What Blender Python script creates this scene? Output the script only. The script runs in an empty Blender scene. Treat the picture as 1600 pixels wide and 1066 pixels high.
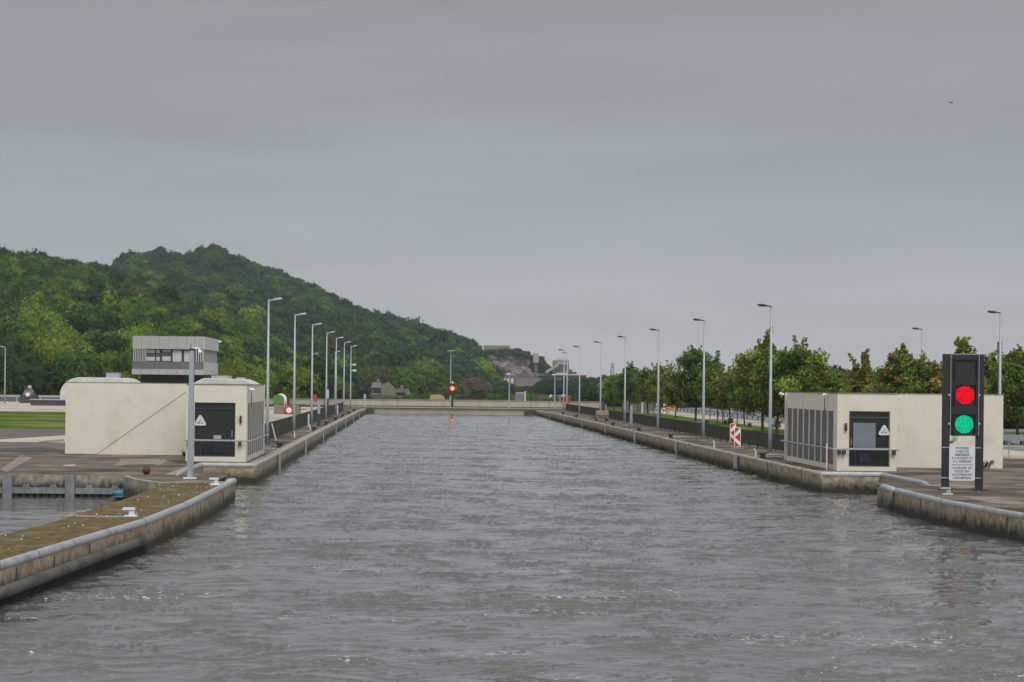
import bpy, bmesh, math, random
import numpy as np
from mathutils import Vector
R = math.radians
rng = np.random.default_rng(7)
random.seed(7)
S = bpy.context.scene
COL = S.collection

# ------------------------------------------------------------------ camera
F, CX, CY, ROLL, EYE = 3000.0, 648.0, 597.0, 0.0105, 4.7      # focal length in photo pixels, lock axis point, roll, height
cam = bpy.data.cameras.new('camera')
cam.sensor_width = 36.0
cam.lens = F / 1600 * 36.0
cam.shift_x = (800 - CX) / 1600
cam.shift_y = (CY - 533) / 1600
cam.clip_start = 0.5
cam.clip_end = 9000
camo = bpy.data.objects.new('camera', cam)
COL.objects.link(camo)
camo.location = (0, 0, EYE)
camo.rotation_euler = (R(90), -ROLL, 0)
S.camera = camo

# ------------------------------------------------------------------ world, sun, exposure
w = bpy.data.worlds.new('World'); S.world = w
w.use_nodes = True
nt = w.node_tree; nt.nodes.clear()
def N(tree, kind, **kw):
    n = tree.nodes.new(kind)
    for k, v in kw.items():
        setattr(n, k, v)
    return n
SUN_EL, SUN_AZ = R(52), R(160)          # azimuth from +Y clockwise: behind the camera, a little right
o_ = N(nt, 'ShaderNodeOutputWorld')
bg = N(nt, 'ShaderNodeBackground')
bg.inputs[1].default_value = 1.0
tc = N(nt, 'ShaderNodeTexCoord')
sep = N(nt, 'ShaderNodeSeparateXYZ')
nt.links.new(tc.outputs['Generated'], sep.inputs[0])
ramp = N(nt, 'ShaderNodeValToRGB')
els = ramp.color_ramp.elements
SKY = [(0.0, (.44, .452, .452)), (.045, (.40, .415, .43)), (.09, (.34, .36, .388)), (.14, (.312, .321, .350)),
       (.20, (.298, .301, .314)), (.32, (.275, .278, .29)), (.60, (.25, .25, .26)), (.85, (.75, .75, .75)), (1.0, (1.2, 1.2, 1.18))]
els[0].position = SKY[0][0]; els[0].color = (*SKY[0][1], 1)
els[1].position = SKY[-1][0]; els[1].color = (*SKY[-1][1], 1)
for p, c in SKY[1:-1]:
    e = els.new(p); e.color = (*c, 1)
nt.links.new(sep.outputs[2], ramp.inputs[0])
mp = N(nt, 'ShaderNodeMapping')
mp.inputs['Scale'].default_value = (2.2, 2.2, 17)
mp.inputs['Rotation'].default_value = (R(1.5), R(-1.5), 0)
nt.links.new(tc.outputs['Generated'], mp.inputs[0])
nz = N(nt, 'ShaderNodeTexNoise')
nz.inputs['Scale'].default_value = 2.2; nz.inputs['Detail'].default_value = 5; nz.inputs['Roughness'].default_value = .5
nt.links.new(mp.outputs[0], nz.inputs[0])
mr = N(nt, 'ShaderNodeMapRange')
mr.inputs[1].default_value = .3; mr.inputs[2].default_value = .7
mr.inputs[3].default_value = .93; mr.inputs[4].default_value = 1.06
nt.links.new(nz.outputs[0], mr.inputs[0])
mul = N(nt, 'ShaderNodeVectorMath', operation='SCALE')
# unseen sky behind the camera brightened to shape the light, sky ahead kept dimmer
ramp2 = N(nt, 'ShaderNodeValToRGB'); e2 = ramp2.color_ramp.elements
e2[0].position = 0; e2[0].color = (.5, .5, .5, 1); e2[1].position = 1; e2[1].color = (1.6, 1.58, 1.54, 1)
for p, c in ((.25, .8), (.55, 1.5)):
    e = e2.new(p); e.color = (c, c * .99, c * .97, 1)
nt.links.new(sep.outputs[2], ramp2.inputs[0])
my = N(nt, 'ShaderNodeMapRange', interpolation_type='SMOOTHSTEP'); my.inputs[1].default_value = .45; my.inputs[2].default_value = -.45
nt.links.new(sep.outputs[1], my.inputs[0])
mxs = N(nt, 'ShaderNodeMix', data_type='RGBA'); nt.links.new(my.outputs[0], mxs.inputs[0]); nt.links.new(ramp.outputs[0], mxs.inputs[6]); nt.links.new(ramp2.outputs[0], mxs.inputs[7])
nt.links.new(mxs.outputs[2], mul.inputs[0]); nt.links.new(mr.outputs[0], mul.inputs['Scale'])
sky = N(nt, 'ShaderNodeTexSky', sky_type='NISHITA')
sky.sun_disc = False; sky.sun_elevation = SUN_EL; sky.sun_rotation = SUN_AZ
sks = N(nt, 'ShaderNodeVectorMath', operation='SCALE')
sks.inputs['Scale'].default_value = .003
nt.links.new(sky.outputs[0], sks.inputs[0])
add = N(nt, 'ShaderNodeVectorMath', operation='ADD')
nt.links.new(mul.outputs[0], add.inputs[0]); nt.links.new(sks.outputs[0], add.inputs[1])
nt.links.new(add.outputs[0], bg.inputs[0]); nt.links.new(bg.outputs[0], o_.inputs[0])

sun = bpy.data.lights.new('sun', 'SUN')
sun.energy = 1.5; sun.angle = R(28); sun.color = (1, .965, .91)
suno = bpy.data.objects.new('sun', sun); COL.objects.link(suno)
dirv = Vector((math.sin(SUN_AZ) * math.cos(SUN_EL), math.cos(SUN_AZ) * math.cos(SUN_EL), math.sin(SUN_EL)))
suno.rotation_euler = dirv.to_track_quat('Z', 'Y').to_euler()
S.view_settings.view_transform = 'Standard'
S.view_settings.look = 'None'
S.view_settings.exposure = 0.0
S.cycles.max_bounces = 6
S.cycles.diffuse_bounces = 3
S.cycles.volume_bounces = 0
S.cycles.use_denoising = True

# ------------------------------------------------------------------ pixel helpers (photo pixels -> the place)
def unroll(px, py):
    dx, dy = px - CX, py - CY
    return dx + ROLL * dy, dy - ROLL * dx
def G(px, py, z=.75):                       # the point of height z seen at a pixel
    dx, dy = unroll(px, py)
    D = (EYE - z) * F / dy
    return Vector((dx * D / F, D, z))
def W(px, py, D):                           # the point at depth D seen at a pixel
    dx, dy = unroll(px, py)
    return Vector((dx * D / F, D, EYE - dy * D / F))

# ------------------------------------------------------------------ materials
def mat(name, c1, c2=None, scale=1.0, rough=.8, bump=0., stretch=(1, 1, 1), detail=6, lo=.35, hi=.65, metal=0., bscale=None, c3=None, s3=.25, lo3=.5, hi3=.6, attr=False, streak=None):
    m = bpy.data.materials.new(name); m.use_nodes = True
    t = m.node_tree; b = t.nodes['Principled BSDF']
    b.inputs['Roughness'].default_value = rough; b.inputs['Metallic'].default_value = metal
    L = t.links.new
    g = N(t, 'ShaderNodeNewGeometry')
    mpn = N(t, 'ShaderNodeMapping'); mpn.inputs['Scale'].default_value = stretch
    L(g.outputs['Position'], mpn.inputs[0])
    n = N(t, 'ShaderNodeTexNoise'); n.inputs['Scale'].default_value = scale; n.inputs['Detail'].default_value = detail; n.inputs['Roughness'].default_value = .6
    L(mpn.outputs[0], n.inputs[0])
    r = N(t, 'ShaderNodeMapRange'); r.inputs[1].default_value = lo; r.inputs[2].default_value = hi
    L(n.outputs[0], r.inputs[0])
    mx = N(t, 'ShaderNodeMix', data_type='RGBA')
    mx.inputs[6].default_value = (*c1, 1); mx.inputs[7].default_value = (*(c2 or [k * .8 for k in c1]), 1)
    L(r.outputs[0], mx.inputs[0])
    out = mx.outputs[2]
    if c3:
        n3 = N(t, 'ShaderNodeTexNoise'); n3.inputs['Scale'].default_value = s3; n3.inputs['Detail'].default_value = 5
        L(mpn.outputs[0], n3.inputs[0])
        r3 = N(t, 'ShaderNodeMapRange'); r3.inputs[1].default_value = lo3; r3.inputs[2].default_value = hi3
        L(n3.outputs[0], r3.inputs[0])
        m3 = N(t, 'ShaderNodeMix', data_type='RGBA'); m3.inputs[7].default_value = (*c3, 1)
        L(r3.outputs[0], m3.inputs[0]); L(out, m3.inputs[6]); out = m3.outputs[2]
    if streak:                               # vertical runs of dirt: colour, scale, lo, hi
        ms = N(t, 'ShaderNodeMapping'); ms.inputs['Scale'].default_value = (1, 1, .12)
        L(g.outputs['Position'], ms.inputs[0])
        n4 = N(t, 'ShaderNodeTexNoise'); n4.inputs['Scale'].default_value = streak[1]; n4.inputs['Detail'].default_value = 4
        L(ms.outputs[0], n4.inputs[0])
        r4 = N(t, 'ShaderNodeMapRange'); r4.inputs[1].default_value = streak[2]; r4.inputs[2].default_value = streak[3]; r4.inputs[4].default_value = streak[4] if len(streak) > 4 else .8
        L(n4.outputs[0], r4.inputs[0])
        m4 = N(t, 'ShaderNodeMix', data_type='RGBA'); m4.inputs[7].default_value = (*streak[0], 1)
        L(r4.outputs[0], m4.inputs[0]); L(out, m4.inputs[6]); out = m4.outputs[2]
    if attr:
        a = N(t, 'ShaderNodeAttribute'); a.attribute_name = 'tint'
        ma = N(t, 'ShaderNodeMix', data_type='RGBA', blend_type='MULTIPLY'); ma.inputs[0].default_value = 1
        L(out, ma.inputs[6]); L(a.outputs['Color'], ma.inputs[7]); out = ma.outputs[2]
    L(out, b.inputs['Base Color'])
    if bump:
        nb = N(t, 'ShaderNodeTexNoise'); nb.inputs['Scale'].default_value = bscale or scale * 4; nb.inputs['Detail'].default_value = 5
        L(mpn.outputs[0], nb.inputs[0])
        bp = N(t, 'ShaderNodeBump'); bp.inputs['Strength'].default_value = .6; bp.inputs['Distance'].default_value = bump
        L(nb.outputs[0], bp.inputs['Height']); L(bp.outputs[0], b.inputs['Normal'])
    m['out'] = 1
    return m

def leafmat(name):
    m = mat(name, (1, 1, 1), (.72, .75, .7), scale=.9, rough=.75, attr=True)
    t = m.node_tree; b = t.nodes['Principled BSDF']
    b.inputs['Specular IOR Level'].default_value = .2
    tr = N(t, 'ShaderNodeBsdfTranslucent'); ms = N(t, 'ShaderNodeMixShader'); ms.inputs[0].default_value = .38
    src = b.inputs['Base Color'].links[0].from_socket
    t.links.new(src, tr.inputs[0]); t.links.new(b.outputs[0], ms.inputs[1]); t.links.new(tr.outputs[0], ms.inputs[2])
    t.links.new(ms.outputs[0], t.nodes['Material Output'].inputs[0])
    return m

def wallmat(name, top, brown, dark):        # lock wall concrete: stained, wet and overgrown towards the water line
    m = bpy.data.materials.new(name); m.use_nodes = True
    t = m.node_tree; b = t.nodes['Principled BSDF']; L = t.links.new
    b.inputs['Roughness'].default_value = .85
    g = N(t, 'ShaderNodeNewGeometry'); sp = N(t, 'ShaderNodeSeparateXYZ'); L(g.outputs['Position'], sp.inputs[0])
    n = N(t, 'ShaderNodeTexNoise'); n.inputs['Scale'].default_value = 2.6; n.inputs['Detail'].default_value = 9; n.inputs['Roughness'].default_value = .7
    L(g.outputs['Position'], n.inputs[0])
    r = N(t, 'ShaderNodeMapRange'); r.inputs[1].default_value = .38; r.inputs[2].default_value = .62; L(n.outputs[0], r.inputs[0])
    m1 = N(t, 'ShaderNodeMix', data_type='RGBA'); m1.inputs[6].default_value = (*top, 1); m1.inputs[7].default_value = (*brown, 1); L(r.outputs[0], m1.inputs[0])
    mp2 = N(t, 'ShaderNodeMapping'); mp2.inputs['Scale'].default_value = (1, 1, .5); L(g.outputs['Position'], mp2.inputs[0])
    n2 = N(t, 'ShaderNodeTexNoise'); n2.inputs['Scale'].default_value = 3.5; n2.inputs['Detail'].default_value = 5; L(mp2.outputs[0], n2.inputs[0])
    r2 = N(t, 'ShaderNodeMapRange'); r2.inputs[1].default_value = .5; r2.inputs[2].default_value = .62; r2.inputs[4].default_value = .5; L(n2.outputs[0], r2.inputs[0])
    m2 = N(t, 'ShaderNodeMix', data_type='RGBA'); m2.inputs[7].default_value = (.05, .047, .04, 1); L(r2.outputs[0], m2.inputs[0]); L(m1.outputs[2], m2.inputs[6])
    # wet band: height plus noise
    ad = N(t, 'ShaderNodeMath', operation='MULTIPLY_ADD'); ad.inputs[1].default_value = .9; L(n2.outputs[0], ad.inputs[0]); L(sp.outputs[2], ad.inputs[2])
    r3 = N(t, 'ShaderNodeMapRange'); r3.inputs[1].default_value = 1.02; r3.inputs[2].default_value = .68; L(ad.outputs[0], r3.inputs[0])
    m3 = N(t, 'ShaderNodeMix', data_type='RGBA'); m3.inputs[7].default_value = (*dark, 1); L(r3.outputs[0], m3.inputs[0]); L(m2.outputs[2], m3.inputs[6])
    L(m3.outputs[2], b.inputs['Base Color'])
    bp = N(t, 'ShaderNodeBump'); bp.inputs['Strength'].default_value = .7; bp.inputs['Distance'].default_value = .03
    L(n.outputs[0], bp.inputs['Height']); L(bp.outputs[0], b.inputs['Normal'])
    return m

def emat(name, col, strength, ring=None):
    m = bpy.data.materials.new(name); m.use_nodes = True
    t = m.node_tree; b = t.nodes['Principled BSDF']
    b.inputs['Base Color'].default_value = (*[c * .05 for c in col], 1); b.inputs['Specular IOR Level'].default_value = .1
    b.inputs['Emission Color'].default_value = (*col, 1); b.inputs['Emission Strength'].default_value = strength
    if ring:                                 # rings of small diodes round the lens centre
        tx = N(t, 'ShaderNodeTexCoord'); mp_ = N(t, 'ShaderNodeMapping'); mp_.inputs['Location'].default_value = [-c for c in ring]
        t.links.new(tx.outputs['Object'], mp_.inputs[0])
        wv = N(t, 'ShaderNodeTexVoronoi'); wv.inputs['Scale'].default_value = 15
        t.links.new(mp_.outputs[0], wv.inputs[0])
        r = N(t, 'ShaderNodeMapRange'); r.inputs[1].default_value = .1; r.inputs[2].default_value = .6; r.inputs[3].default_value = strength * 1.25; r.inputs[4].default_value = strength * .62
        t.links.new(wv.outputs[0], r.inputs[0]); t.links.new(r.outputs[0], b.inputs['Emission Strength'])
    return m

M = {}
M['cream'] = mat('cream_plaster', (.60, .58, .50), (.555, .535, .46), scale=1.3, rough=.9, bump=.012, bscale=14, c3=(.47, .44, .37), s3=.6, lo3=.58, hi3=.76, streak=((.36, .33, .27), 4.5, .64, .78, .4))
M['trim'] = mat('cream_trim', (.60, .57, .48), (.53, .50, .42), scale=3, rough=.7)
M['apron'] = mat('apron_concrete', (.105, .09, .078), (.20, .175, .145), scale=.55, detail=9, lo=.4, hi=.66, rough=.9, bump=.01, bscale=5, c3=(.06, .05, .044), s3=.3, lo3=.47, hi3=.6)
M['beige'] = mat('pale_concrete', (.42, .37, .31), (.35, .31, .26), scale=.35, rough=.9, c3=(.27, .235, .2), s3=.1)
M['asphalt'] = mat('asphalt', (.145, .125, .115), (.10, .088, .08), scale=.6, rough=.9)
M['roadgrey'] = mat('road_paving', (.15, .155, .165), (.12, .125, .135), scale=.2, rough=.9)
M['grass'] = mat('grass_turf', (.062, .12, .010), (.038, .078, .010), scale=1.4, rough=.95, bump=.05, bscale=6, c3=(.13, .15, .04), s3=.12)
M['earth'] = mat('earth', (.055, .06, .032), (.04, .05, .024), scale=.05, rough=.95)
M['moss'] = mat('mossy_concrete', (.142, .104, .042), (.07, .056, .032), scale=5, detail=10, lo=.42, hi=.6, rough=.95, bump=.03, bscale=14, c3=(.135, .115, .085), s3=1.1, lo3=.52, hi3=.64)
M['wall'] = wallmat('stained_lock_concrete', (.36, .31, .23), (.21, .145, .09), (.02, .022, .013))
M['wallgrey'] = wallmat('grey_lock_concrete', (.30, .285, .235), (.20, .175, .13), (.03, .032, .02))
M['tube'] = mat('galvanised_coping', (.36, .375, .385), (.29, .305, .315), scale=3, rough=.55, metal=.25, c3=(.22, .21, .19), s3=1.3, lo3=.6, hi3=.72)
M['ctube'] = mat('coping_concrete', (.34, .335, .31), (.27, .265, .24), scale=2, rough=.8, c3=(.2, .185, .15), s3=1)
M['galv'] = mat('galvanised_steel', (.33, .37, .41), (.28, .315, .35), scale=4, rough=.5, metal=.3, streak=((.24, .26, .28), 9, .5, .7, .5))
M['steelwet'] = mat('dull_steel', (.17, .19, .21), (.12, .13, .14), scale=3, rough=.6, streak=((.10, .075, .05), 5, .5, .65, .7))
M['headlight'] = mat('lamp_aluminium', (.48, .51, .54), rough=.45, metal=.4)
M['headdark'] = mat('lamp_dark', (.014, .016, .02), (.02, .022, .028), rough=.6)
M['glass'] = mat('dark_glass', (.012, .014, .015), (.02, .022, .022), scale=.6, rough=.12)
M['paneglass'] = mat('grey_glass', (.085, .09, .105), (.065, .07, .082), scale=1.2, rough=.3)
M['blind'] = mat('blue_grey_blind', (.16, .18, .215), (.14, .16, .19), scale=1, rough=.5)
M['blue'] = mat('blue_plastic', (.010, .016, .05), (.008, .012, .035), rough=.5)
M['fence'] = mat('dark_green_paint', (.045, .046, .036), (.035, .036, .028), rough=.6)
M['black'] = mat('black_paint', (.012, .013, .016), (.02, .02, .024), scale=3, rough=.45)
M['panel'] = mat('anthracite_panel', (.018, .019, .026), (.014, .015, .02), scale=2, rough=.4)
M['iron'] = mat('dark_iron', (.03, .03, .03), (.05, .045, .04), scale=8, rough=.6)
M['rust'] = mat('rusty_iron', (.10, .042, .022), (.055, .028, .018), scale=9, rough=.9, bump=.01)
M['white'] = mat('white_paint', (.72, .73, .73), (.62, .63, .63), scale=3, rough=.5)
M['signwhite'] = mat('sign_white', (.56, .59, .62), (.50, .53, .56), scale=2, rough=.5)
M['ink'] = mat('sign_black', (.02, .02, .025), rough=.6)
M['red'] = mat('sign_red', (.42, .02, .03), (.36, .02, .025), rough=.5)
M['green'] = mat('tank_green', (.07, .19, .035), (.06, .16, .03), rough=.5)
M['yellow'] = mat('buoy_orange', (.65, .30, .02), rough=.5)
M['bluebag'] = mat('blue_bag', (.02, .16, .27), (.05, .28, .4), scale=6, rough=.4)
M['rubber'] = mat('fender_rubber', (.06, .06, .06), (.09, .088, .085), scale=4, rough=.55, c3=(.035, .033, .03), s3=1.2)
M['towergrey'] = mat('tower_panel', (.34, .345, .355), (.30, .305, .315), scale=.5, rough=.6)
M['towermesh'] = mat('tower_mesh', (.12, .12, .12), (.10, .10, .10), scale=2, rough=.7)
M['towerdark'] = mat('tower_stem', (.045, .045, .062), (.035, .035, .05), scale=1, rough=.7)
M['towerlight'] = mat('tower_side_panel', (.47, .48, .49), (.43, .44, .45), scale=.6, rough=.6)
M['parapet'] = mat('pale_parapet', (.38, .35, .285), (.33, .30, .25), scale=.4, rough=.9, streak=((.25, .22, .17), 1.2, .5, .65, .6))
M['ledge'] = mat('ledge_concrete', (.34, .32, .27), (.26, .245, .205), scale=.6, rough=.9)
M['greywall'] = mat('weathered_retaining_wall', (.15, .145, .14), (.10, .098, .095), scale=.8, rough=.9, streak=((.055, .052, .05), 1.2, .45, .65, .8))
M['bark'] = mat('bark', (.06, .05, .04), (.04, .034, .028), scale=5, rough=.95)
M['stake'] = mat('stake_wood', (.16, .12, .085), (.11, .085, .06), scale=5, rough=.9)
M['leaf'] = leafmat('foliage')
M['hill'] = mat('forest_floor', (.016, .028, .012), (.028, .036, .014), scale=.03, rough=1)
M['slate'] = mat('slate_roof', (.10, .115, .13), (.08, .09, .105), rough=.7)
M['stone'] = mat('house_stone', (.20, .18, .16), (.15, .135, .12), scale=.5, rough=.9)
M['roofbrown'] = mat('brown_roof', (.075, .065, .06), (.06, .052, .048), rough=.9)
M['rock'] = mat('quarry_rock', (.30, .26, .235), (.17, .148, .145), scale=.05, rough=1, bump=1.2, bscale=.25, c3=(.07, .07, .075), s3=.09, lo3=.56, hi3=.66)
M['plant'] = mat('plant_concrete', (.20, .19, .175), (.16, .15, .14), scale=.08, rough=.9)
M['plantdark'] = mat('plant_steel_dark', (.09, .088, .09), (.07, .068, .07), scale=.08, rough=.8)
M['plantlight'] = mat('plant_sheet_pale', (.30, .315, .31), (.25, .26, .26), scale=.08, rough=.7)
M['dune'] = mat('dry_grass_field', (.42, .32, .12), (.34, .27, .11), scale=.05, rough=1)
M['crate'] = mat('weathered_tan_board', (.27, .22, .16), (.2, .16, .12), scale=3, rough=.9)
M['concrete_block'] = mat('brown_concrete', (.22, .185, .155), (.17, .14, .12), scale=2, rough=.9)
M['dome'] = mat('pale_dome_plastic', (.52, .525, .52), (.43, .435, .43), scale=.8, rough=.5)
M['redlens'] = emat('red_lens', (1.0, .004, .02), 1.0, ring=(0, 0, 0))
M['greenlens'] = emat('green_lens', (.0, .64, .30), 1.0, ring=(0, 0, 0))
M['redfar'] = emat('red_lens_far', (1.0, .035, .02), 3.0)
M['corefar'] = emat('lamp_core', (1.0, .55, .12), 5.0)

for k in ('grass', 'moss', 'apron', 'asphalt', 'earth', 'patch') :
    if k in M: M[k].node_tree.nodes['Principled BSDF'].inputs['Specular IOR Level'].default_value = .08

# ------------------------------------------------------------------ mesh builder
class MB:
    def __init__(s): s.v = []; s.f = []
    def add(s, vs, fs):
        o = len(s.v); s.v += [tuple(v) for v in vs]; s.f += [tuple(o + i for i in f) for f in fs]; return s
    def box(s, x0, x1, y0, y1, z0, z1, taper=0):
        t = taper
        return s.add([(x0, y0, z0), (x1, y0, z0), (x1, y1, z0), (x0, y1, z0), (x0 + t, y0 + t, z1), (x1 - t, y0 + t, z1), (x1 - t, y1 - t, z1), (x0 + t, y1 - t, z1)],
                     [(0, 3, 2, 1), (4, 5, 6, 7), (0, 1, 5, 4), (1, 2, 6, 5), (2, 3, 7, 6), (3, 0, 4, 7)])
    def tube(s, pts, r, n=8, cap=True):
        pts = [Vector(p) for p in pts]
        rs = r if isinstance(r, (list, tuple)) else [r] * len(pts)
        rings = []
        for i, p in enumerate(pts):
            d = ((pts[min(i + 1, len(pts) - 1)] - pts[max(i - 1, 0)])).normalized()
            up = Vector((0, 0, 1)) if abs(d.z) < .9 else Vector((0, 1, 0))
            a = d.cross(up).normalized(); b = a.cross(d)
            rings.append([p + (a * math.cos(2 * math.pi * (k + .5) / n) + b * math.sin(2 * math.pi * (k + .5) / n)) * rs[i] for k in range(n)])
        vs = [v for rg in rings for v in rg]; fs = []
        for i in range(len(pts) - 1):
            for k in range(n):
                fs.append((i * n + k, i * n + (k + 1) % n, (i + 1) * n + (k + 1) % n, (i + 1) * n + k))
        if cap:
            fs.append(tuple(range(n))[::-1]); fs.append(tuple((len(pts) - 1) * n + k for k in range(n)))
        return s.add(vs, fs)
    def prism(s, poly, axis, a0, a1):         # poly of (u,v); axis 'y': (x,z) extruded in y; 'z': (x,y) in z; 'x': (y,z) in x
        def P(u, v, a): return (u, a, v) if axis == 'y' else (u, v, a) if axis == 'z' else (a, u, v)
        n = len(poly)
        vs = [P(u, v, a0) for u, v in poly] + [P(u, v, a1) for u, v in poly]
        return s.add(vs, [tuple(range(n)), tuple(range(n, 2 * n))[::-1]] + [(k, (k + 1) % n, n + (k + 1) % n, n + k) for k in range(n)])
    def sphere(s, c, rx, ry, rz, n=12, m=8, jit=0):
        vs = []; fs = []
        for j in range(m + 1):
            th = math.pi * j / m
            for i in range(n):
                k = 1 + random.uniform(-jit, jit); ph = 2 * math.pi * i / n
                vs.append((c[0] + rx * math.sin(th) * math.cos(ph) * k, c[1] + ry * math.sin(th) * math.sin(ph) * k, c[2] + rz * math.cos(th) * k))
        for j in range(m):
            for i in range(n):
                fs.append((j * n + i, j * n + (i + 1) % n, (j + 1) * n + (i + 1) % n, (j + 1) * n + i))
        return s.add(vs, fs)
    def build(s, name, m, parent=None, smooth=False, bevel=0, seg=2, recalc=True):
        me = bpy.data.meshes.new(name)
        me.from_pydata(s.v, [], s.f); me.update()
        if recalc or bevel:
            bm = bmesh.new(); bm.from_mesh(me)
            if bevel:
                bmesh.ops.remove_doubles(bm, verts=bm.verts, dist=1e-5)
            bmesh.ops.recalc_face_normals(bm, faces=bm.faces)
            if bevel:
                ed = [e for e in bm.edges if len(e.link_faces) == 2 and e.calc_face_angle(0) > .6]
                bmesh.ops.bevel(bm, geom=ed, offset=bevel, segments=seg, affect='EDGES', profile=.5)
            bm.to_mesh(me); bm.free()
        if smooth:
            for p in me.polygons: p.use_smooth = True
        me.materials.append(m)
        o = bpy.data.objects.new(name, me); COL.objects.link(o)
        if parent: o.parent = parent
        return o

def tag(o, label=None, cat=None, group=None, kind=None):
    if label: o['label'] = label
    if cat: o['category'] = cat
    if group: o['group'] = group
    if kind: o['kind'] = kind
    return o
def thing(name, loc, label=None, cat=None, group=None, rz=0):
    o = bpy.data.objects.new(name, None); COL.objects.link(o)
    o.location = loc; o.rotation_euler = (0, 0, rz); o.empty_display_size = .3
    return tag(o, label, cat, group)
KIDS = {}
def kids(o):
    return [c for c in bpy.data.objects if c.parent == o]
def copy_tree(o, loc, rz=None, label=None, group=None, _p=None, tree=None):
    c = o.copy(); COL.objects.link(c)
    if _p: c.parent = _p
    else:
        c.location = loc
        if rz is not None: c.rotation_euler = (0, 0, rz)
        if label: c['label'] = label
        if group: c['group'] = group
    for ch in (KIDS.setdefault(o.name, kids(o))):
        copy_tree(ch, None, _p=c)
    return c
def ordinal(i): return ['first', 'second', 'third', 'fourth', 'fifth', 'sixth', 'seventh', 'eighth', 'ninth', 'tenth', 'eleventh', 'twelfth', '13th', '14th', '15th', '16th', '17th', '18th', '19th', '20th', '21st', '22nd', '23rd', '24th', '25th', '26th', '27th', '28th'][i]

# ------------------------------------------------------------------ ground and water
LW, RW = -7.12, 17.85                       # faces of the chamber walls
Y1 = 256.0                                  # far end of the long walls
GZ = .75
def sheet(name, polys, z, m, kind='structure'):
    mb = MB()
    for p in polys:
        mb.add([(x, y, z) for x, y in p], [tuple(range(len(p)))])
    return tag(mb.build(name, m), kind=kind)
YL, YR = 87.1, 84.4                         # where the long walls start, left and right
B0 = 78.4                                   # end wall of the side basin on the left
BIG = 3200
NEAR_R = [(18.75, 79.6), (18.75, 64), (19.0, 58), (20.1, 50), (21.7, 40), (23.7, 25), (25, 10)]
CORNER = [(-11.75, 84), (-11.75, 78.4), (-11.6, 77.3), (-11.0, 75.6), (-10.2, 74.0), (-9.4, 72.95), (-7.7, 72.95), (-7.7, 81), (-10.3, 81), (-10.3, 84)]
sheet('ground', [[(-BIG, B0), (-11.75, B0), (-11.75, 300), (-BIG, 300)], [(-11.75, 84), (-10.3, 84), (-10.3, 300), (-11.75, 300)],
                 [(-10.3, 88.9), (LW - .6, 88.9), (LW - .6, 300), (-10.3, 300)], CORNER,
                 [(RW + .6, 85.3), (BIG, 85.3), (BIG, 300), (RW + .6, 300)], NEAR_R + [(BIG, 10), (BIG, 79.6)], [(21.3, 79.6), (BIG, 79.6), (BIG, 85.3), (21.3, 85.3)],
                 [(-BIG, 300), (BIG, 300), (BIG, 3400), (-BIG, 3400)]], GZ - .012, M['earth'])

def numpy_mesh(name, V, Q, m, smooth=False, tint=None):
    me = bpy.data.meshes.new(name)
    k = Q.shape[1]
    me.vertices.add(len(V)); me.vertices.foreach_set('co', V.astype(np.float32).ravel())
    me.loops.add(len(Q) * k); me.loops.foreach_set('vertex_index', Q.astype(np.int32).ravel())
    me.polygons.add(len(Q)); me.polygons.foreach_set('loop_start', (np.arange(len(Q)) * k).astype(np.int32))
    me.polygons.foreach_set('loop_total', np.full(len(Q), k, dtype=np.int32))
    if smooth: me.polygons.foreach_set('use_smooth', np.ones(len(Q), dtype=bool))
    if tint is not None:
        a = me.color_attributes.new('tint', 'FLOAT_COLOR', 'POINT')
        a.data.foreach_set('color', np.concatenate([tint, np.ones((len(tint), 1))], 1).astype(np.float32).ravel())
    me.materials.append(m); me.update(calc_edges=True); me.validate()
    o = bpy.data.objects.new(name, me); COL.objects.link(o)
    return o

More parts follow.
